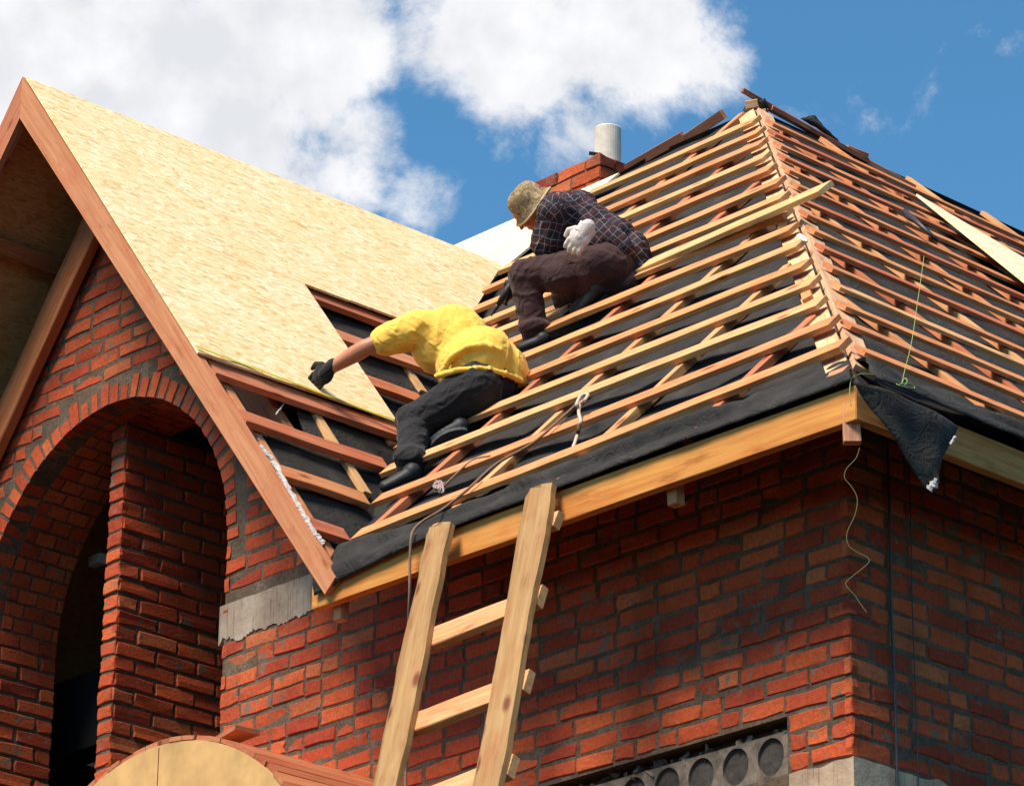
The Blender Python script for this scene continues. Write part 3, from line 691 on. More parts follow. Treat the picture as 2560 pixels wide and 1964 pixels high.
# rafter of the left slope lying along the wall
L1 = hit(40, 1042, (1, 0, 0), -.06); L2 = hit(234, 616, (1, 0, 0), -.06); ld = (L2-L1).normalized(); lw = Vector((1, 0, 0)).cross(ld)
if lw.z < 0: lw = -lw
beam('rafter', L1-ld*2.2+lw*.085, L2+ld*.30+lw*.085, (-1, 0, 0), .17, .06, groof, (.46, .155, .055), .002)
rake('rafter', -.032, YA-.15, 3.2, .06, .14, (.42, .16, .07), -.16)
prism('strand_board', [rk(XFACE+.02, YA+.01, -.03), rk(2.9, YA+.01, -.03), rk(1.0, 8.3, -.03), rk(XFACE+.02, 8.3, -.03)], Vector((0, SL, 1)).normalized(), .015, M['osb_shaded'], groof, ug, Vector((0, -1, TG)).normalized())  # underside shade is painted into this board's colour
for y in (5.75, 6.45, 7.2, 7.9):
    beam('purlin', rk(-.53, y, -.12), rk(2.2 if y < 6.5 else .8, y, -.12), Vector((0, TG, 1)), .09, .06, groof, (.42, .17, .075), .002)
beam('ridge_beam', (-.5, YA, ZA-.2), (2.6, YA, ZA-.2), (0, 0, 1), .05, .12, groof, (.4, .17, .08))
# fleece fringe along the felt next to the rake
ribbon('frayed_edge', [onG(650, 1112, .05), onG(682, 1150, .055), onG(715, 1210, .06), onG(752, 1275, .06), onG(785, 1330, .06), onG(808, 1360, .06)], .012, groof, 60)
ribbon('frayed_edge', [onG(722, 992, .0), onG(690, 1035, .0)], .0035, groof, 14); ribbon('frayed_edge', [onG(665, 1068, .0), onG(646, 1098, .0)], .004, groof, 14)
# ------------------------------------------------------------------ chimney
def chimney():
    X0, Y0, ZT = 4.3, 5.862, 12.265
    b = MB(); b.box((X0, Y0, 9.5), (X0+.55, Y0+.80, ZT-.012))
    for k in range(12):
        z = ZT-.088*(k+1)
        for Oo, U, Nn, ln in ((Vector((X0, Y0, 0)), UA, NA_, .80), (Vector((X0, Y0, 0)), UB, NB_, .55)):
            u = 0 if k % 2 else -.13
            while u < ln:
                u0, u1 = max(u, -.006), min(u+.25, ln)
                if u1-u0 > .04: brick(b, Oo, U, Nn, u0, u1, z+.009, z+.086, R_.uniform(.004, .014))
                u += .263
    ch = b.build('chimney', [M['mortar'], M['brick']], house)
    base = hit(1519, 400, (1, 0, 0), X0+.2); top = hit(1519, 322, (1, 0, 0), X0+.2); r = 34/F_PX*depth(base); k = 32
    b = MB(); zs = [base.z-.12, top.z-.01, top.z, top.z, base.z]; rr = [r, r, r-.006, r-.02, r-.02]
    b.add([(base.x+q*math.cos(i*math.tau/k), base.y+q*math.sin(i*math.tau/k), z) for z, q in zip(zs, rr) for i in range(k)],
          [(s*k+i, s*k+(i+1) % k, (s+1)*k+(i+1) % k, (s+1)*k+i) for s in range(4) for i in range(k)])
    b.build('flue_pipe', M['asb'], ch, smooth=False)
    p = hit(1484, 388, (1, 0, 0), X0+.02)
    tag(beam('tile_scrap', p+RI*-.03+UP*.012, p+RI*.05, UP, .05, .022, None, (.12, .05, .03), mt=M['metal']), 'dark broken scrap lying on the chimney top beside the flue pipe', 'scrap')
chimney()

# ------------------------------------------------------------------ people
def surf(px, py): return min(depth(onA(px, py)), depth(onG(px, py)))
def sphere(bm, p, r, sub=2, sc=None):
    mw = Matrix.Translation(p)
    if sc is not None: mw = mw @ sc
    bmesh.ops.create_icosphere(bm, subdivisions=sub, radius=r, matrix=mw)
def capsule(bm, P, Q, r0, r1, n=9):
    for i in range(n+1):
        t = i/n; sphere(bm, P.lerp(Q, t), r0+(r1-r0)*t)
def blob(bm, p, ax, ay, az, rx, ry, rz):
    m3 = Matrix((ax, ay, az)).transposed().to_4x4() @ Matrix.Diagonal((rx, ry, rz, 1)); sphere(bm, p, 1, 3, m3)
def flesh(name, bm, mt, parent, voxel=.010, smooth=6, frame=None, folds=()):
    """melt overlapping volumes into one continuous skin, then press creases into it"""
    fr_ = frame if frame is not None else Matrix.Identity(4)
    bm.transform(fr_.inverted())
    me = bpy.data.meshes.new(name); bm.to_mesh(me); bm.free()
    t = bpy.data.objects.new('tmp', me); COL.objects.link(t)
    r = t.modifiers.new('skin', 'REMESH'); r.mode = 'VOXEL'; r.voxel_size = voxel
    sm = t.modifiers.new('smooth', 'SMOOTH'); sm.factor = .5; sm.iterations = smooth
    bpy.context.view_layer.update(); dg = bpy.context.evaluated_depsgraph_get()
    me2 = bpy.data.meshes.new_from_object(t.evaluated_get(dg)); bpy.data.objects.remove(t); bpy.data.meshes.remove(me)
    me2.name = name; me2.materials.clear(); me2.materials.append(mt)
    if folds:
        out = []
        for v in me2.vertices:
            p = v.co; d = 0
            for (ax, fa, fl, amp, seed) in folds:
                al = p.dot(ax); rest = p-ax*al
                w = noise.noise(rest*2.1+Vector((seed, 0, 0)))*.25
                q = Vector((rest.x*fa+w, rest.y*fa, rest.z*fa))+ax*(al*fl)+Vector((seed, seed*.7, 0))
                n = 1-min(1, abs(noise.noise(q))*3.2); m_ = .5+.5*noise.noise(p*5+Vector((0, seed, 0)))
                d += amp*(n*n-.25)*max(0, m_)
            out.append(p+v.normal*d)
        for v, p in zip(me2.vertices, out): v.co = p
    me2.polygons.foreach_set('use_smooth', [True]*len(me2.polygons))
    o = bpy.data.objects.new(name, me2); COL.objects.link(o); o.matrix_world = fr_
    setparent(o, parent); return o
def hand(name, parent, wrist, tip, side, r, mt, curl=.5, fr_=.25):
    """palm, four bent fingers of different length and a thumb; wrist to knuckle direction then curl toward side"""
    bm = bmesh.new(); d = (tip-wrist); L_ = d.length; d.normalize(); s = (side-d*side.dot(d)).normalized(); a = d.cross(s)
    pl = wrist+d*L_*.30
    blob(bm, pl, d, s, a, L_*.36, r*.52, r*1.0)
    capsule(bm, wrist-d*L_*.12, pl, r*.70, r*.66, 6)
    for i, (o, ln) in enumerate(((-.72, .42), (-.25, .5), (.23, .47), (.68, .36))):
        k = pl+d*L_*.24+a*r*o; j1 = k+(d*.85+s*curl*.5)*L_*ln*.5; j2 = j1+(d*(.8-curl*.7)+s*curl)*L_*ln*.4; j3 = j2+(d*(.5-curl)+s*curl)*L_*ln*.25
        capsule(bm, k, j1, r*fr_, r*fr_*.94, 5); capsule(bm, j1, j2, r*fr_*.94, r*fr_*.86, 4); capsule(bm, j2, j3, r*fr_*.86, r*fr_*.72, 3)
    t0 = wrist+d*L_*.15+a*r*-.8; t1 = t0+(d*.6-a*.7+s*.2).normalized()*L_*.24; t2 = t1+(d*.9+s*.4).normalized()*L_*.2
    capsule(bm, t0, t1, r*.32, r*.27, 4); capsule(bm, t1, t2, r*.27, r*.22, 4)
    return flesh(name, bm, mt, parent, .0045, 2)
def boot(name, parent, ankle, heel, toe, upv, w=.048):
    bm = bmesh.new(); d = (toe-heel).normalized(); n = (upv-d*upv.dot(d)).normalized(); s = d.cross(n); L_ = (toe-heel).length
    capsule(bm, ankle, heel.lerp(toe, .12)+n*.05, w*1.02, w*.92, 7)
    for i in range(9):
        t = i/8; p = heel.lerp(toe, .1+.8*t)+n*(.042-.012*t); ww = w*(.82+.25*math.sin(t*2.6)); blob(bm, p, d, s, n, L_*.14, ww, .042-.012*t)
    o = flesh(name, bm, M['boot'], parent, .007, 3)
    b = MB(); k = 20; pts = []
    for i in range(k):
        a = i/k*math.tau; x = math.cos(a); y = math.sin(a); t = .5+.52*x; ww = w*(.86+.25*math.sin(max(0, t)*2.6)); pts.append(heel.lerp(toe, t)+s*ww*y*(1-.15*abs(x)**6))
    b.add([p+n*.012 for p in pts]+[p-n*.012 for p in pts], [tuple(range(k)), tuple(range(2*k-1, k-1, -1))]+[(i, (i+1) % k, k+(i+1) % k, k+i) for i in range(k)])
    b.build('sole', M['sole'], o, smooth=False); return o
def head(bm, c, fwd, upv, r):
    """skull, jaw, brow, nose, lips and ears"""
    f = fwd.normalized(); u = (upv-f*upv.dot(f)).normalized(); s = f.cross(u)
    blob(bm, c+u*r*.12, f, s, u, r*1.0, r*.80, r*.98); blob(bm, c+f*r*.28-u*r*.52, f, s, u, r*.62, r*.58, r*.58)
    blob(bm, c+f*r*.62-u*r*.92, f, s, u, r*.24, r*.28, r*.20); blob(bm, c+f*r*.82+u*r*.14, f, s, u, r*.14, r*.5, r*.10)
    capsule(bm, c+f*r*.90+u*r*.04, c+f*r*1.10-u*r*.26, r*.09, r*.14, 4)
    blob(bm, c+f*r*.86-u*r*.55, f, s, u, r*.10, r*.26, r*.07)
    for k in (-1, 1):
        blob(bm, c+s*r*.80*k-u*r*.08-f*r*.05, f, s, u, r*.17, r*.08, r*.26); blob(bm, c+f*r*.68+s*k*r*.46-u*r*.2, f, s, u, r*.2, r*.2, r*.17)
    return f, u, s
def eyes(parent, c, f, u, s, r):
    for k in (-1, 1):
        bm = bmesh.new(); sphere(bm, c+f*r*.80+s*k*r*.33+u*r*.02, r*.11); flesh('eye', bm, M['white'], parent, .004, 1)
# ---- man in the yellow shirt
def yellow_man():
    J = lambda x, y, d: at(x, y, d)
    root = tag(empty('person', J(1000, 1210, 18.3)), 'man in a yellow t-shirt and black trousers crouching at the roof valley', 'person')
    hip = J(1212, 962, 18.66); hipR = J(1236, 972, 18.85); hipL = J(1192, 968, 18.55); chest = J(1118, 850, 18.86); waist = J(1180, 905, 18.74)
    shL = J(1045, 822, 18.82); shR = J(1158, 815, 19.16); neck = J(1092, 812, 19.02); hd_ = J(1078, 862, 19.20)
    elb = J(915, 868, 18.80); wr = J(820, 925, 18.86); gl = J(768, 972, 18.88)
    kneeL = J(1035, 1058, 18.52); ankL = J(1026, 1168, 18.28)
    kneeR = J(1052, 1074, 18.90); ankR = J(1135, 1092, 18.56)
    elbR = J(1120, 905, 19.25); wrR = J(1112, 985, 19.20)
    bm = bmesh.new()
    f, u, s = head(bm, hd_, (hd_-neck).normalized()*.4+FW*.5-RI*.5-UP*.4, UP*.8-RI*.4, .105)
    capsule(bm, neck, hd_, .058, .06); capsule(bm, chest, neck, .11, .06); capsule(bm, hip, chest, .12, .13)
    for a, e, w_, r in ((shL, elb, wr, 1), (shR, elbR, wrR, 1)):
        capsule(bm, neck, a, .07, .062); capsule(bm, a, e, .056, .045); capsule(bm, e, e.lerp(w_, .3), .045, .046); capsule(bm, e.lerp(w_, .3), w_, .046, .030)
        capsule(bm, w_, w_+(w_-e).normalized()*.05, .026, .014)
    for h, k, a in ((hipL, kneeL, ankL), (hipR, kneeR, ankR)): capsule(bm, h, k, .08, .055); capsule(bm, k, a, .055, .04)
    body = flesh('body', bm, M['skin'], root, .008, 5)
    eyes(body, hd_, f, u, s, .105)
    bm = bmesh.new(); blob(bm, hd_+u*.035-f*.018, f, s, u, .104, .090, .092); flesh('hair', bm, M['hair'], body, .008, 3)
    sp = (chest-hip).normalized(); vw = (-FW-sp*(-FW).dot(sp)).normalized(); lat = sp.cross(vw)
    fr = Matrix((lat, vw, sp)).transposed().to_4x4(); fr.translation = hip
    bm = bmesh.new()
    blob(bm, hip+sp*.02, lat, vw, sp, .188, .165, .13); blob(bm, waist, lat, vw, sp, .190, .165, .16); blob(bm, chest+sp*.0+lat*.0, lat, vw, sp, .195, .16, .17)
    blob(bm, hip.lerp(chest, .75)+UP*.045, lat, vw, sp, .17, .13, .16)
    capsule(bm, chest, shL, .135, .10, 7); capsule(bm, chest, shR, .135, .10, 7); capsule(bm, shL, shL.lerp(neck, .6), .095, .085, 5)
    capsule(bm, shL, shL.lerp(elb, .62), .098, .083, 8); capsule(bm, shR, shR.lerp(elbR, .6), .098, .082, 8)
    blob(bm, J(1195, 900, 18.66), lat, vw, sp, .185, .14, .17); blob(bm, J(1258, 905, 18.72), lat, vw, sp, .10, .12, .17); blob(bm, J(1296, 940, 18.68), lat, vw, sp, .035, .045, .07)
    # the hem rucked up into a roll across the back
    roll = [J(1103, 930, 18.565), J(1130, 890, 18.54), J(1165, 868, 18.52), J(1205, 862, 18.515), J(1250, 876, 18.55)]
    for p_, q_ in zip(roll, roll[1:]): capsule(bm, p_, q_, .020, .020, 6)
    hem = [J(1093, 940, 18.52), J(1140, 926, 18.48), J(1200, 920, 18.47), J(1260, 932, 18.52), J(1302, 952, 18.60)]
    for p_, q_ in zip(hem, hem[1:]): capsule(bm, p_, q_, .019, .019, 5)
    flesh('shirt', bm, M['yellow'], root, .007, 10, fr, ((Vector((0.75, 0.1, 0.65)).normalized(), 10, 2.0, .012, 3), (Vector((-0.3, 0.1, 0.95)).normalized(), 14, 3, .006, 8)))
    bm = bmesh.new()
    blob(bm, hip-UP*.02, lat, vw, sp, .175, .165, .15); blob(bm, hipR+RI*.035-UP*.03, RI, UP, FW, .14, .135, .14); blob(bm, hipL-UP*.02, RI, UP, FW, .13, .13, .13)
    blob(bm, J(1255, 1000, 18.72), RI, UP, FW, .10, .09, .13)
    capsule(bm, hipL, kneeL, .135, .092, 10); capsule(bm, kneeL, ankL, .088, .070, 9); capsule(bm, hipR, kneeR, .13, .09, 10); capsule(bm, kneeR, ankR.lerp(kneeR, .15), .085, .07, 9)
    blob(bm, kneeL+UP*.015, RI, UP, FW, .095, .085, .09); blob(bm, ankL+UP*.05, RI, UP, FW, .085, .06, .08)
    fr2 = Matrix.Translation(hip)
    flesh('trousers', bm, M['black'], root, .008, 5, fr2, (((kneeL-hipL).normalized(), 14, 3, .014, 2), (Vector((.6, -.6, .5)).normalized(), 15, 4, .010, 5)))
    d = J(958, 1232, 18.2)
    boot('boot', root, ankL+UP*-.02, J(1052, 1198, 18.18), J(958, 1234, 18.16), UP)
    boot('boot', root, ankR.lerp(kneeR, .1), J(1166, 1074, 18.40), J(1076, 1130, 18.44), FW*.75+UP*.55-RI*.1, .052)
    hand('glove', root, wr+(gl-wr)*-.12, gl, -UP*.45+FW*.8-RI*.1, .054, M['black'], .5, .215)
    hand('glove', root, wrR, wrR+(wrR-elbR).normalized()*.17, -UP, .040, M['black'], .5)
    return root
yellow_man()
# ---- man in the plaid shirt
def plaid_man():
    J = lambda x, y, d: at(x, y, d)
    root = tag(empty('person', J(1330, 872, 19.6)), 'man in a dark plaid shirt, brown trousers and camouflage hat squatting on battens', 'person')
    hip = J(1548, 662, 19.72); hipN = J(1520, 672, 19.58); hipF = J(1560, 672, 19.9); chest = J(1430, 556, 19.84); waist = J(1500, 612, 19.78)
    shN = J(1384, 532, 19.70); shF = J(1452, 518, 20.10); neck = J(1388, 512, 19.92); hd_ = J(1330, 520, 19.96)
    elb = J(1366, 640, 19.74); wr = J(1284, 716, 19.98); gt = J(1243, 762, 20.06)
    elbF = J(1385, 625, 20.25); wrF = J(1330, 690, 20.30)
    knN = J(1312, 690, 19.66); anN = J(1338, 838, 19.58)
    knF = J(1420, 742, 19.92); anF = J(1530, 735, 19.62)
    bm = bmesh.new(); fdir = (-RI*.60-UP*.68+FW*.18); R0 = .105
    f, u, s = head(bm, hd_, fdir, UP*.66-RI*.70-FW*.12, R0)
    capsule(bm, neck, hd_, .060, .062); capsule(bm, chest, neck, .11, .062); capsule(bm, hip, chest, .12, .13)
    for a, e, w_ in ((shN, elb, wr), (shF, elbF, wrF)):
        capsule(bm, neck, a, .07, .062); capsule(bm, a, e, .056, .048); capsule(bm, e, e.lerp(w_, .3), .048, .049); capsule(bm, e.lerp(w_, .3), w_, .049, .031); capsule(bm, w_, w_+(w_-e).normalized()*.05, .026, .014)
    for h, k, a in ((hipN, knN, anN), (hipF, knF, anF)): capsule(bm, h, k, .08, .055); capsule(bm, k, a, .055, .04)
    body = flesh('body', bm, M['skin'], root, .008, 4); eyes(body, hd_, f, u, s, R0)
    bm = bmesh.new(); blob(bm, hd_-f*.035-u*.02, f, s, u, .078, .087, .075); flesh('hair', bm, M['hair'], body, .008, 3)
    # bucket hat
    b = MB(); k = 36; prof = [(.0, .122), (.042, .119), (.070, .107), (.087, .084), (.095, .046), (.098, .018), (.116, -.008), (.121, -.018), (.118, -.020), (.096, .012)]
    hc = hd_+u*.012-f*.012; vs = []
    for (r, z) in prof:
        for i in range(k):
            a = i*math.tau/k; w = 1+.02*math.sin(a*3+1)+.015*math.sin(a*5); rr = max(r, .0005)
            vs.append(hc+(f*math.cos(a)*1.08+s*math.sin(a)*.98)*rr*w+u*(z+(.008*math.sin(a*2+.6) if r > .112 else 0)))
    b.add(vs, [(j*k+i, j*k+(i+1) % k, (j+1)*k+(i+1) % k, (j+1)*k+i) for j in range(len(prof)-1) for i in range(k)])
    hat = b.build('bucket_hat', M['camo'], root, smooth=True)
    b = MB(); ring = [hc+(f*math.cos(i*math.tau/k)*1.08+s*math.sin(i*math.tau/k)*.98)*.121*(1+.02*math.sin(i*math.tau/k*3+1)+.015*math.sin(i*math.tau/k*5))+u*(-.018+.008*math.sin(i*math.tau/k*2+.6)) for i in range(k+1)]
    b.tube(ring, .007, 6); b.build('hat_brim_edge', M['brim'], hat, smooth=True)
    sp = (chest-hip).normalized(); vw = (-FW-sp*(-FW).dot(sp)).normalized(); lat = sp.cross(vw)
    fr = Matrix((lat, vw, sp)).transposed().to_4x4(); fr.translation = hip
    bm = bmesh.new()
    blob(bm, hip+sp*.03+RI*.045, lat, vw, sp, .15, .15, .15); blob(bm, waist+lat*.02, lat, vw, sp, .155, .15, .17); blob(bm, chest, lat, vw, sp, .15, .15, .17)
    blob(bm, hip.lerp(chest, .68)+UP*.04+RI*.02, lat, vw, sp, .13, .13, .20); blob(bm, J(1588, 650, 19.70), RI, UP, FW, .085, .15, .14); blob(bm, J(1530, 585, 19.74), RI, UP, FW, .12, .09, .13)
    capsule(bm, chest, shN, .135, .095, 7); capsule(bm, chest, shF, .125, .095, 7); capsule(bm, shN, neck, .09, .07, 5); capsule(bm, shF, neck, .09, .07, 5)
    # tail of the shirt hanging over the belt
    blob(bm, J(1545, 600, 19.56), lat, vw, sp, .05, .05, .12); blob(bm, J(1600, 690, 19.60), RI, UP, FW, .03, .08, .08); blob(bm, J(1500, 590, 19.60), lat, vw, sp, .09, .05, .10)
    shirt = flesh('shirt', bm, M['plaid'], root, .008, 8, fr, ((Vector((0.6, 0.1, 0.75)).normalized(), 12, 2.5, .013, 3), (Vector((0.9, 0.1, -0.3)).normalized(), 16, 4, .009, 6)))
    ad = (shN-elb).normalized(); av = (-FW-ad*(-FW).dot(ad)).normalized(); fa = Matrix((ad.cross(av), av, ad)).transposed().to_4x4(); fa.translation = shN
    bm = bmesh.new(); capsule(bm, shN+ad*.01, shN.lerp(elb, .45), .088, .088, 8); capsule(bm, shN.lerp(elb, .45), shN.lerp(elb, .70), .09, .096, 6)
    flesh('sleeve', bm, M['plaid'], root, .007, 3, fa, ((Vector((0.5, 0.2, 0.8)).normalized(), 15, 4, .010, 2),))
    bm = bmesh.new(); capsule(bm, shF, shF.lerp(elbF, .85), .088, .09, 8); flesh('sleeve', bm, M['plaid'], root, .008, 3, fr)
    bm = bmesh.new()
    blob(bm, hip-UP*.02+RI*.03, RI, UP, FW, .145, .15, .17); blob(bm, J(1562, 712, 19.62), RI, UP, FW, .125, .10, .14); blob(bm, J(1500, 672, 19.55), RI, UP, FW, .15, .125, .12)
    blob(bm, J(1575, 735, 19.66), RI, UP, FW, .105, .085, .13); blob(bm, J(1500, 715, 19.60), RI, UP, FW, .14, .08, .12); blob(bm, J(1410, 690, 19.60), RI, UP, FW, .14, .10, .11)
    capsule(bm, hipN+UP*.01, knN, .135, .092, 11); capsule(bm, knN, anN, .088, .070, 10); blob(bm, anN+UP*.045, RI, UP, FW, .09, .055, .08)
    capsule(bm, hipF, knF, .125, .09, 9); capsule(bm, knF, anF.lerp(knF, .3), .085, .065, 8)
    flesh('trousers', bm, M['brown'], root, .008, 5, Matrix.Translation(hip), (((knN-hipN).normalized(), 14, 3, .013, 2), (Vector((.7, -.4, .6)).normalized(), 15, 4, .010, 5)))
    boot('boot', root, anN-UP*.02, J(1372, 868, 19.52), J(1300, 886, 19.56), UP)
    boot('boot', root, anF, J(1520, 728, 19.52), J(1440, 790, 19.60), UP*.8-RI*.2-FW*.6)
    hand('glove', root, wr+(gt-wr)*-.1, gt, FW*.7+RI*.4-UP*.3, .044, M['black'], .45, .215)
    hand('glove', root, wrF, wrF+(wrF-elbF).normalized()*.17, -UP, .040, M['black'], .4)
    return root
plaid_man()
def tucked_glove():
    w_ = at(1464, 574, 19.40); t = at(1418, 636, 19.38)
    o = hand('knitted_glove', None, w_, t, FW*.9-UP*.25+RI*.2, .058, M['glove'], .5, .235)
    tag(o, 'pale knitted work glove tucked at the waist of the man in the plaid shirt', 'glove')
    b = MB(); ax = (w_-t).normalized(); a = ax.cross(FW).normalized(); c = ax.cross(a); k = 18; vs = []
    for i, (d, r) in enumerate(((-.03, .044), (.0, .044), (.012, .045), (.022, .046), (.024, .040))):
        for j in range(k): vs.append(w_+ax*d+(a*math.cos(j*math.tau/k)*1.05+c*math.sin(j*math.tau/k)*.8)*(r+.003*(j % 2)))
    b.add(vs, [(i*k+j, i*k+(j+1) % k, (i+1)*k+(j+1) % k, (i+1)*k+j) for i in range(4) for j in range(k)]); b.build('cuff', M['glove'], o, smooth=True)
tucked_glove()
def hand_tool():
    a = at(1258, 742, 19.98); t = at(1228, 790, 20.02); d = (t-a).normalized()
    root = tag(empty('hand_tool', a), 'dark pointed hand tool held in the black glove of the plaid shirted man', 'tool')
    b = MB(); b.tube([a-d*.08, a, a+d*.05], [.017, .019, .014], 10); b.build('handle', M['boot'], root, smooth=True)
    b = MB(); b.tube([a+d*.05, a+d*.075, t], [.012, .013, .003], 8); b.build('blade', M['metal'], root, smooth=True)
hand_tool()

# ------------------------------------------------------------------ loose things
# ladder leaning on the eave
def ladder():
    LAT = Vector((0, 1, 0)); top = hit(1095, 1330, (1, 0, 0), -.62); foot = top.copy(); rr = .40
    down = Vector((-rr, 0, -1)).normalized(); nrm = Vector((-1, 0, rr)).normalized()
    root = tag(empty('ladder', (top.x-rr*(top.z), top.y-.3, 0)), 'home made wooden ladder of rough planks leaning against the eave', 'ladder')
    def pl(px, py, off=0): return hit(px, py, nrm, nrm.dot(top)+off)
    col = (.40, .235, .092)
    for (t, bt) in (((1098, 1330), (964, 1964)), ((1348, 1235), (1216, 1964))):
        P = pl(*t); Q = pl(*bt); d = (Q-P).normalized(); end = P+d*((P.z-.02)/-d.z)
        P = P-d*.035; w, th = .155, .05; ax = d; n = nrm; y = n.cross(ax); ln = (end-P).length
        mw = Matrix((ax, y, n)).transposed().to_4x4(); mw.translation = P
        b = MB(); seg = 60; prof = [(-.5, -.5), (.5, -.5), (.5, .1), (.36, .5), (-.36, .5), (-.5, .1)]; vs = []; ph = R_.random()*9
        for i in range(seg+1):
            x = ln*(i/seg)**1.6
            for k, (yy, zz) in enumerate(prof):
                e = .020*noise.noise(Vector((x*2.2, ph+(3 if yy > 0 else 0), 0)))+.008*noise.noise(Vector((x*8, ph+(3 if yy > 0 else 0), 5)))
                cut = .05*(.5-yy*.9)*(1 if yy < .3 else .2) if i == 0 else 0
                xx = x if i else (.0 if -.2 < yy < .45 else .0)+(.055 if yy > .45 else .03 if yy < -.45 else .0)+(.03 if zz > .3 and yy > .3 else 0)
                wa = (.5+abs(noise.noise(Vector((x*1.3, ph, k))))*.9) if abs(yy) < .4 else 1
                vs.append((xx, yy*w*(wa if zz > .3 and abs(yy) > .3 else 1)*(1.0)+(e if abs(yy) > .3 else 0), zz*th))
        b.add(vs, [(i*6+k, i*6+(k+1) % 6, (i+1)*6+(k+1) % 6, (i+1)*6+k) for i in range(seg) for k in range(6)]+[tuple(range(6))[::-1], tuple(seg*6+k for k in range(6))])
        b.build('stile', M['wood'], root, mw, col=col)
    # rungs nailed across the back
    back = -.047
    rg = [((1342, 1317), (1398, 1300)), ((1046, 1612), (1356, 1490)), ((1004, 1824), (1324, 1703)), ((975, 2035), (1285, 1915))]
    sl = []
    for i, (a, c) in enumerate(rg):
        P = pl(*a, back); Q = pl(*c, back); sl.append((P+Q)/2)
        beam('rung', P, Q, nrm, .105 if i else .08, .04, root, (.66, .36, .16) if i else (.6, .38, .17), .003)
    dv = sl[3]-sl[2]; k = 1
    while True:
        c = sl[3]+dv*k; k += 1
        if c.z < .3: break
        beam('rung', c+LAT*.42, c-LAT*.42, nrm, .10, .04, root, (.64, .36, .16), .003)
ladder()
# loose board across the hip
P = onA(1600, 672, .075); Q = onA(2066, 470, .13)
tag(beam('loose_board', P, Q, nA, .12, .028, None, (.72, .46, .20), .004), 'loose pale board lying over the battens with its end sticking out past the hip', 'board')
P = onA(1405, 722, .075); Q = onA(1500, 690, .075)
tag(beam('loose_board', onA(1355, 800, .07), onA(1415, 774, .075), nA, .10, .026, None, (.78, .58, .33), 0), 'short pale offcut of board lying between the legs of the plaid shirted man', 'board')
# tape measure
a = onG(492, 862, .10); c = onG(1022, 1062, .10)
b = MB(); w = vg*.009; n = 24; vs = []
for i in range(n+1):
    p = onG(492+(1022-492)*i/n, 866.5+(1064-866)*i/n, .082+.004*math.sin(i*.9)); vs += [p-w, p+w, p-w+nG*.001, p+w+nG*.001]
b.add(vs, [(i*4+q, i*4+r, i*4+4+r, i*4+4+q) for i in range(n) for q, r in ((0, 1), (1, 3), (3, 2), (2, 0))])
tag(b.build('tape_measure', M['tape']), 'yellow measuring tape stretched along the lower edge of the strand board under the gloved hand', 'tape measure')
# ropes
def twist(pts, r, mt, name, label, cat, sub=10, grp=None):
    pts = [Vector(p) for p in pts]; out = []
    for i in range(len(pts)-1):
        p0, p1, p2, p3 = pts[max(i-1, 0)], pts[i], pts[i+1], pts[min(i+2, len(pts)-1)]
        for k in range(sub):
            t = k/sub; out.append(.5*((2*p1)+(p2-p0)*t+(2*p0-5*p1+4*p2-p3)*t*t+(3*p1-3*p2-p0+p3)*t**3))
    out.append(pts[-1]); b = MB(); b.tube(out, r, 7); o = b.build(name, mt, None, smooth=True)
    if label: tag(o, label, cat, grp)
    return o
fx = lambda x, y, X=-.60: hit(x, y, (1, 0, 0), X)
twist([onA(1462, 985, .10), onA(1452, 1000, .10), onA(1400, 1048, .09), onA(1330, 1108, .09), onA(1240, 1160, .09), onA(1170, 1222, .09), onA(1110, 1270, .08), fx(1060, 1300, -.53), fx(1036, 1322, -.575), fx(1028, 1345), fx(1025, 1400), fx(1024, 1480), fx(1021, 1560, -.55), fx(1019, 1640, -.45), fx(1018, 1760, -.35), fx(1014, 1870, -.3), fx(1014, 1990, -.3), fx(1010, 2200, -.3)],
      .0065, M['rope'], 'rope', 'brown rope running from a knot on the battens down over the eave beside the ladder', 'rope')
twist([onA(1447, 1004, .12), onA(1441, 1012, .13), onA(1452, 990, .12), onA(1470, 986, .11), onA(1462, 1000, .13), onA(1452, 1008, .12), onA(1447, 1030, .10), onA(1452, 1052, .09), onA(1449, 1064, .07), onA(1446, 1078, .02), onA(1442, 1092, .02), onA(1436, 1110, .03), onA(1430, 1126, .03)],
      .0085, M['rope2'], 'rope', 'short pale rope knotted round a counter batten, its tail hanging over two battens', 'rope')
twist([onA(1098, 1228, .06), onA(1130, 1195, .08), onA(1165, 1162, .07), onA(1190, 1146, .07), onA(1225, 1140, .07)], .006, M['rope'], 'rope', 'short frayed brown rope end lying on the lowest battens next to the bundle of twine', 'rope')
b = []
for i in range(60):
    a = i*1.9; q = onA(1098+15*math.cos(a)*(.5+.5*math.sin(i*.37)), 1216+17*math.sin(a*1.13)*(.6+.4*math.cos(i*.7)), .05+.03*R_.random()); b.append(q)
twist(b, .0045, M['purple'], 'twine_bundle', 'tangled bundle of faded purplish twine caught on the second batten', 'twine', 4)
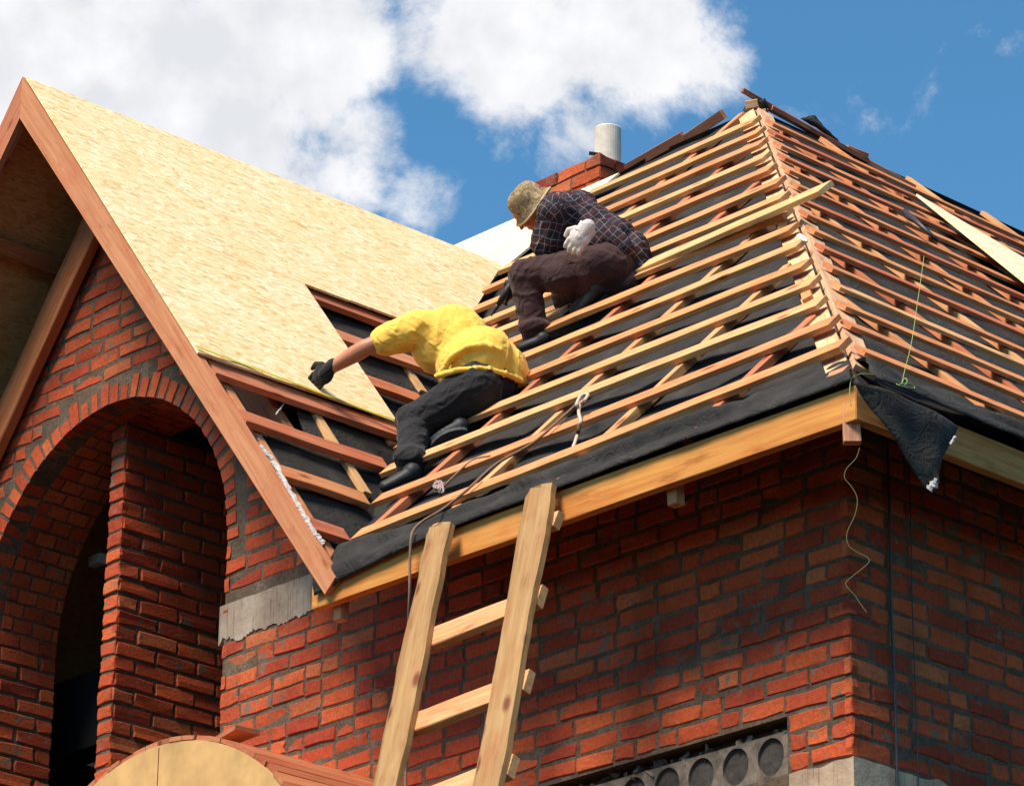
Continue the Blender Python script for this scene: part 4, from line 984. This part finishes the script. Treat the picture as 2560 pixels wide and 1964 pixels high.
# green mason lines
twist([onB(2310, 640, .07), onB(2302, 700, .09), onB(2293, 760, .10), onB(2280, 850, .10), onB(2262, 925, .09), onB(2253, 962, .06)], .0015, M['string'], 'mason_line', 'taut pale green string stretched down across the side roof battens', 'string', 4)
pb = lambda x, y: hit(x, y, (0, 1, 0), -.60)
kn = [onB(2253, 960, .08), onB(2262, 945, .10), onB(2268, 953, .10), onB(2258, 966, .09), onB(2250, 960, .1), onB(2275, 958, .09), onB(2286, 970, .08)]
twist(kn+[onB(2250, 964, .08), onB(2235, 955, .07), onB(2205, 940, .07), onB(2165, 934, .07), onB(2140, 938, .06)]+[pb(2128, 950), pb(2124, 985), pb(2128, 1015)], .0015, M['string'], 'mason_line', 'green string with a knot, lying loosely on the felt over the eave corner', 'string', 5)
hc_ = lambda x, y: hit(x, y, (.7, .7, 0), -.72)
twist([hc_(2149, 1120), hc_(2140, 1145), hc_(2116, 1172), hc_(2112, 1195), hc_(2128, 1215), hc_(2143, 1245), hc_(2138, 1285), hc_(2118, 1330), hc_(2120, 1360), hc_(2140, 1378), hc_(2168, 1392), hc_(2172, 1405), hc_(2150, 1425), hc_(2125, 1445), hc_(2114, 1458), hc_(2124, 1474), hc_(2136, 1486), hc_(2152, 1510), hc_(2168, 1532)], .0015, M['string2'], 'mason_line', 'thin curly string hanging down from the corner rafter tail in front of the brick corner', 'string', 6)
# half round arch form standing in front of the facade
def form():
    XF, YC, ZC, RR = -.9, 3.398, 5.391, 1.279
    root = tag(empty('arch_formwork', (XF+.4, YC, 3.2)), 'half round wooden arch form with a tan panel face below the arched opening', 'formwork')
    def disc(r, x0, x1, name, mt, seams=()):
        k = 64; b = MB(); pts = [(YC+r*math.cos(math.pi*i/k), ZC+r*math.sin(math.pi*i/k)) for i in range(k+1)]+[(YC-r, 3.2), (YC+r, 3.2)]
        m_ = len(pts); b.add([(x0, y, z) for y, z in pts]+[(x1, y, z) for y, z in pts], [tuple(range(m_)), tuple(range(2*m_-1, m_-1, -1))]+[(i, (i+1) % m_, m_+(i+1) % m_, m_+i) for i in range(m_)])
        return b.build(name, mt, root)
    disc(RR, XF, XF+.018, 'face_panel', M['plyface'])
    sm = hit(397, 1885, (1, 0, 0), XF).y
    b = MB(); zt_ = ZC+math.sqrt(RR*RR-(sm-YC)**2)-.01; b.box((XF-.0015, sm-.002, 3.2), (XF+.001, sm+.002, zt_)); b.build('panel_seam', M['dark'], root)
    disc(RR-.03, XF+.75, XF+.768, 'rear_panel', M['plyface'])
    n = 44
    for i in range(n):
        a = math.pi*(i+.5)/n; rad = Vector((0, math.cos(a), math.sin(a)))
        c = Vector((0, YC, ZC))+rad*(RR+.012); beam('lath', c+Vector((XF+.004+R_.uniform(-.01, .01), 0, 0)), c+Vector((XF+.86+R_.uniform(-.03, .03), 0, 0)), rad, math.pi*(RR+.012)/n*.97, .022, root, R_.choice([(.46, .15, .065), (.40, .12, .05), (.52, .19, .08)]), .001, 3)
    bb = Vector((XF+.38, YC-.21, ZC+RR+.045))
    return XF, YC, ZC, RR
form()
def roof_tile():
    XF = -.62; A_ = [hit(*q, (0, 0, 1), 6.745) for q in ((520, 1862), (588, 1822), (650, 1836), (575, 1866))]
    b = MB(); up_ = Vector((0, 0, .022))
    c = [Vector(p) for p in A_]; b.add([p+up_ for p in c]+c, [(0, 1, 2, 3), (7, 6, 5, 4)]+[(i, (i+1) % 4, 4+(i+1) % 4, 4+i) for i in range(4)])
    tag(b.build('board_offcut', M['plyskin']), 'short reddish offcut of board resting on top of the round arch form', 'board')
roof_tile()
# small things on the building
p = hit(250, 1402, (1, 0, 0), .74); b = MB(); b.box((.70, p.y-.05, p.z-.028), (.745, p.y+.05, p.z+.028)); b.box((.698, p.y+.012, p.z-.016), (.70, p.y+.04, p.z+.016))
tag(b.build('junction_box', M['white']), 'small white electrical junction box deep in the dark arched opening', 'junction box')
for (x, w, nm) in ((2232, .0065, 'thicker dark strip standing in for a faint shadow'), (2284, .003, 'thinner dark strip standing in for a faint shadow')):  # dark tubes added where the wall has only faint shadow lines
    p0 = hit(x-6, 1380, (0, 1, 0), -.022); b = MB(); pts = [Vector((p0.x+.006*noise.noise(Vector((0, z*2, x))), -.022, z)) for z in np.linspace(5.4, 7.75, 24)]
    b.tube(pts, w, 6); tag(b.build('shadow_line', M['metal'], None, smooth=True), nm+' running straight down the shaded side wall near the brick corner', 'shadow_line')
b = MB(); b.tube([onB(2262, 528, .10), onB(2300, 562, .12), onB(2345, 602, .10)], [.016, .014, .010], 7)
tag(b.build('steel_rod', M['metal'], None, smooth=True), 'dark steel rod lying askew over the battens of the side roof', 'rod')
def paper(name, pts, fn, mt, label, cat):
    b = MB(); v = [fn(x, y, .075+.02*R_.random()) for x, y in pts]; b.add(v+[p+nA*.004 for p in v], [tuple(range(len(v))), tuple(range(len(v), 2*len(v)))]+[(i, (i+1) % len(v), len(v)+(i+1) % len(v), len(v)+i) for i in range(len(v))])
    tag(b.build(name, mt), label, cat)
paper('paper_scrap', [(1992, 588), (2004, 586), (2016, 596), (2018, 604), (2006, 602)], onA, M['scrap'], 'crumpled white scrap of paper on the hip beside the batten ends', 'scrap')
paper('paper_scrap', [(1957, 845), (1985, 822), (2016, 812), (1988, 834), (1966, 850)], lambda x, y, o: onA(x, y, o*.3), M['sole'], 'shiny grey strip of foil lying on the felt near the lower hip', 'scrap')
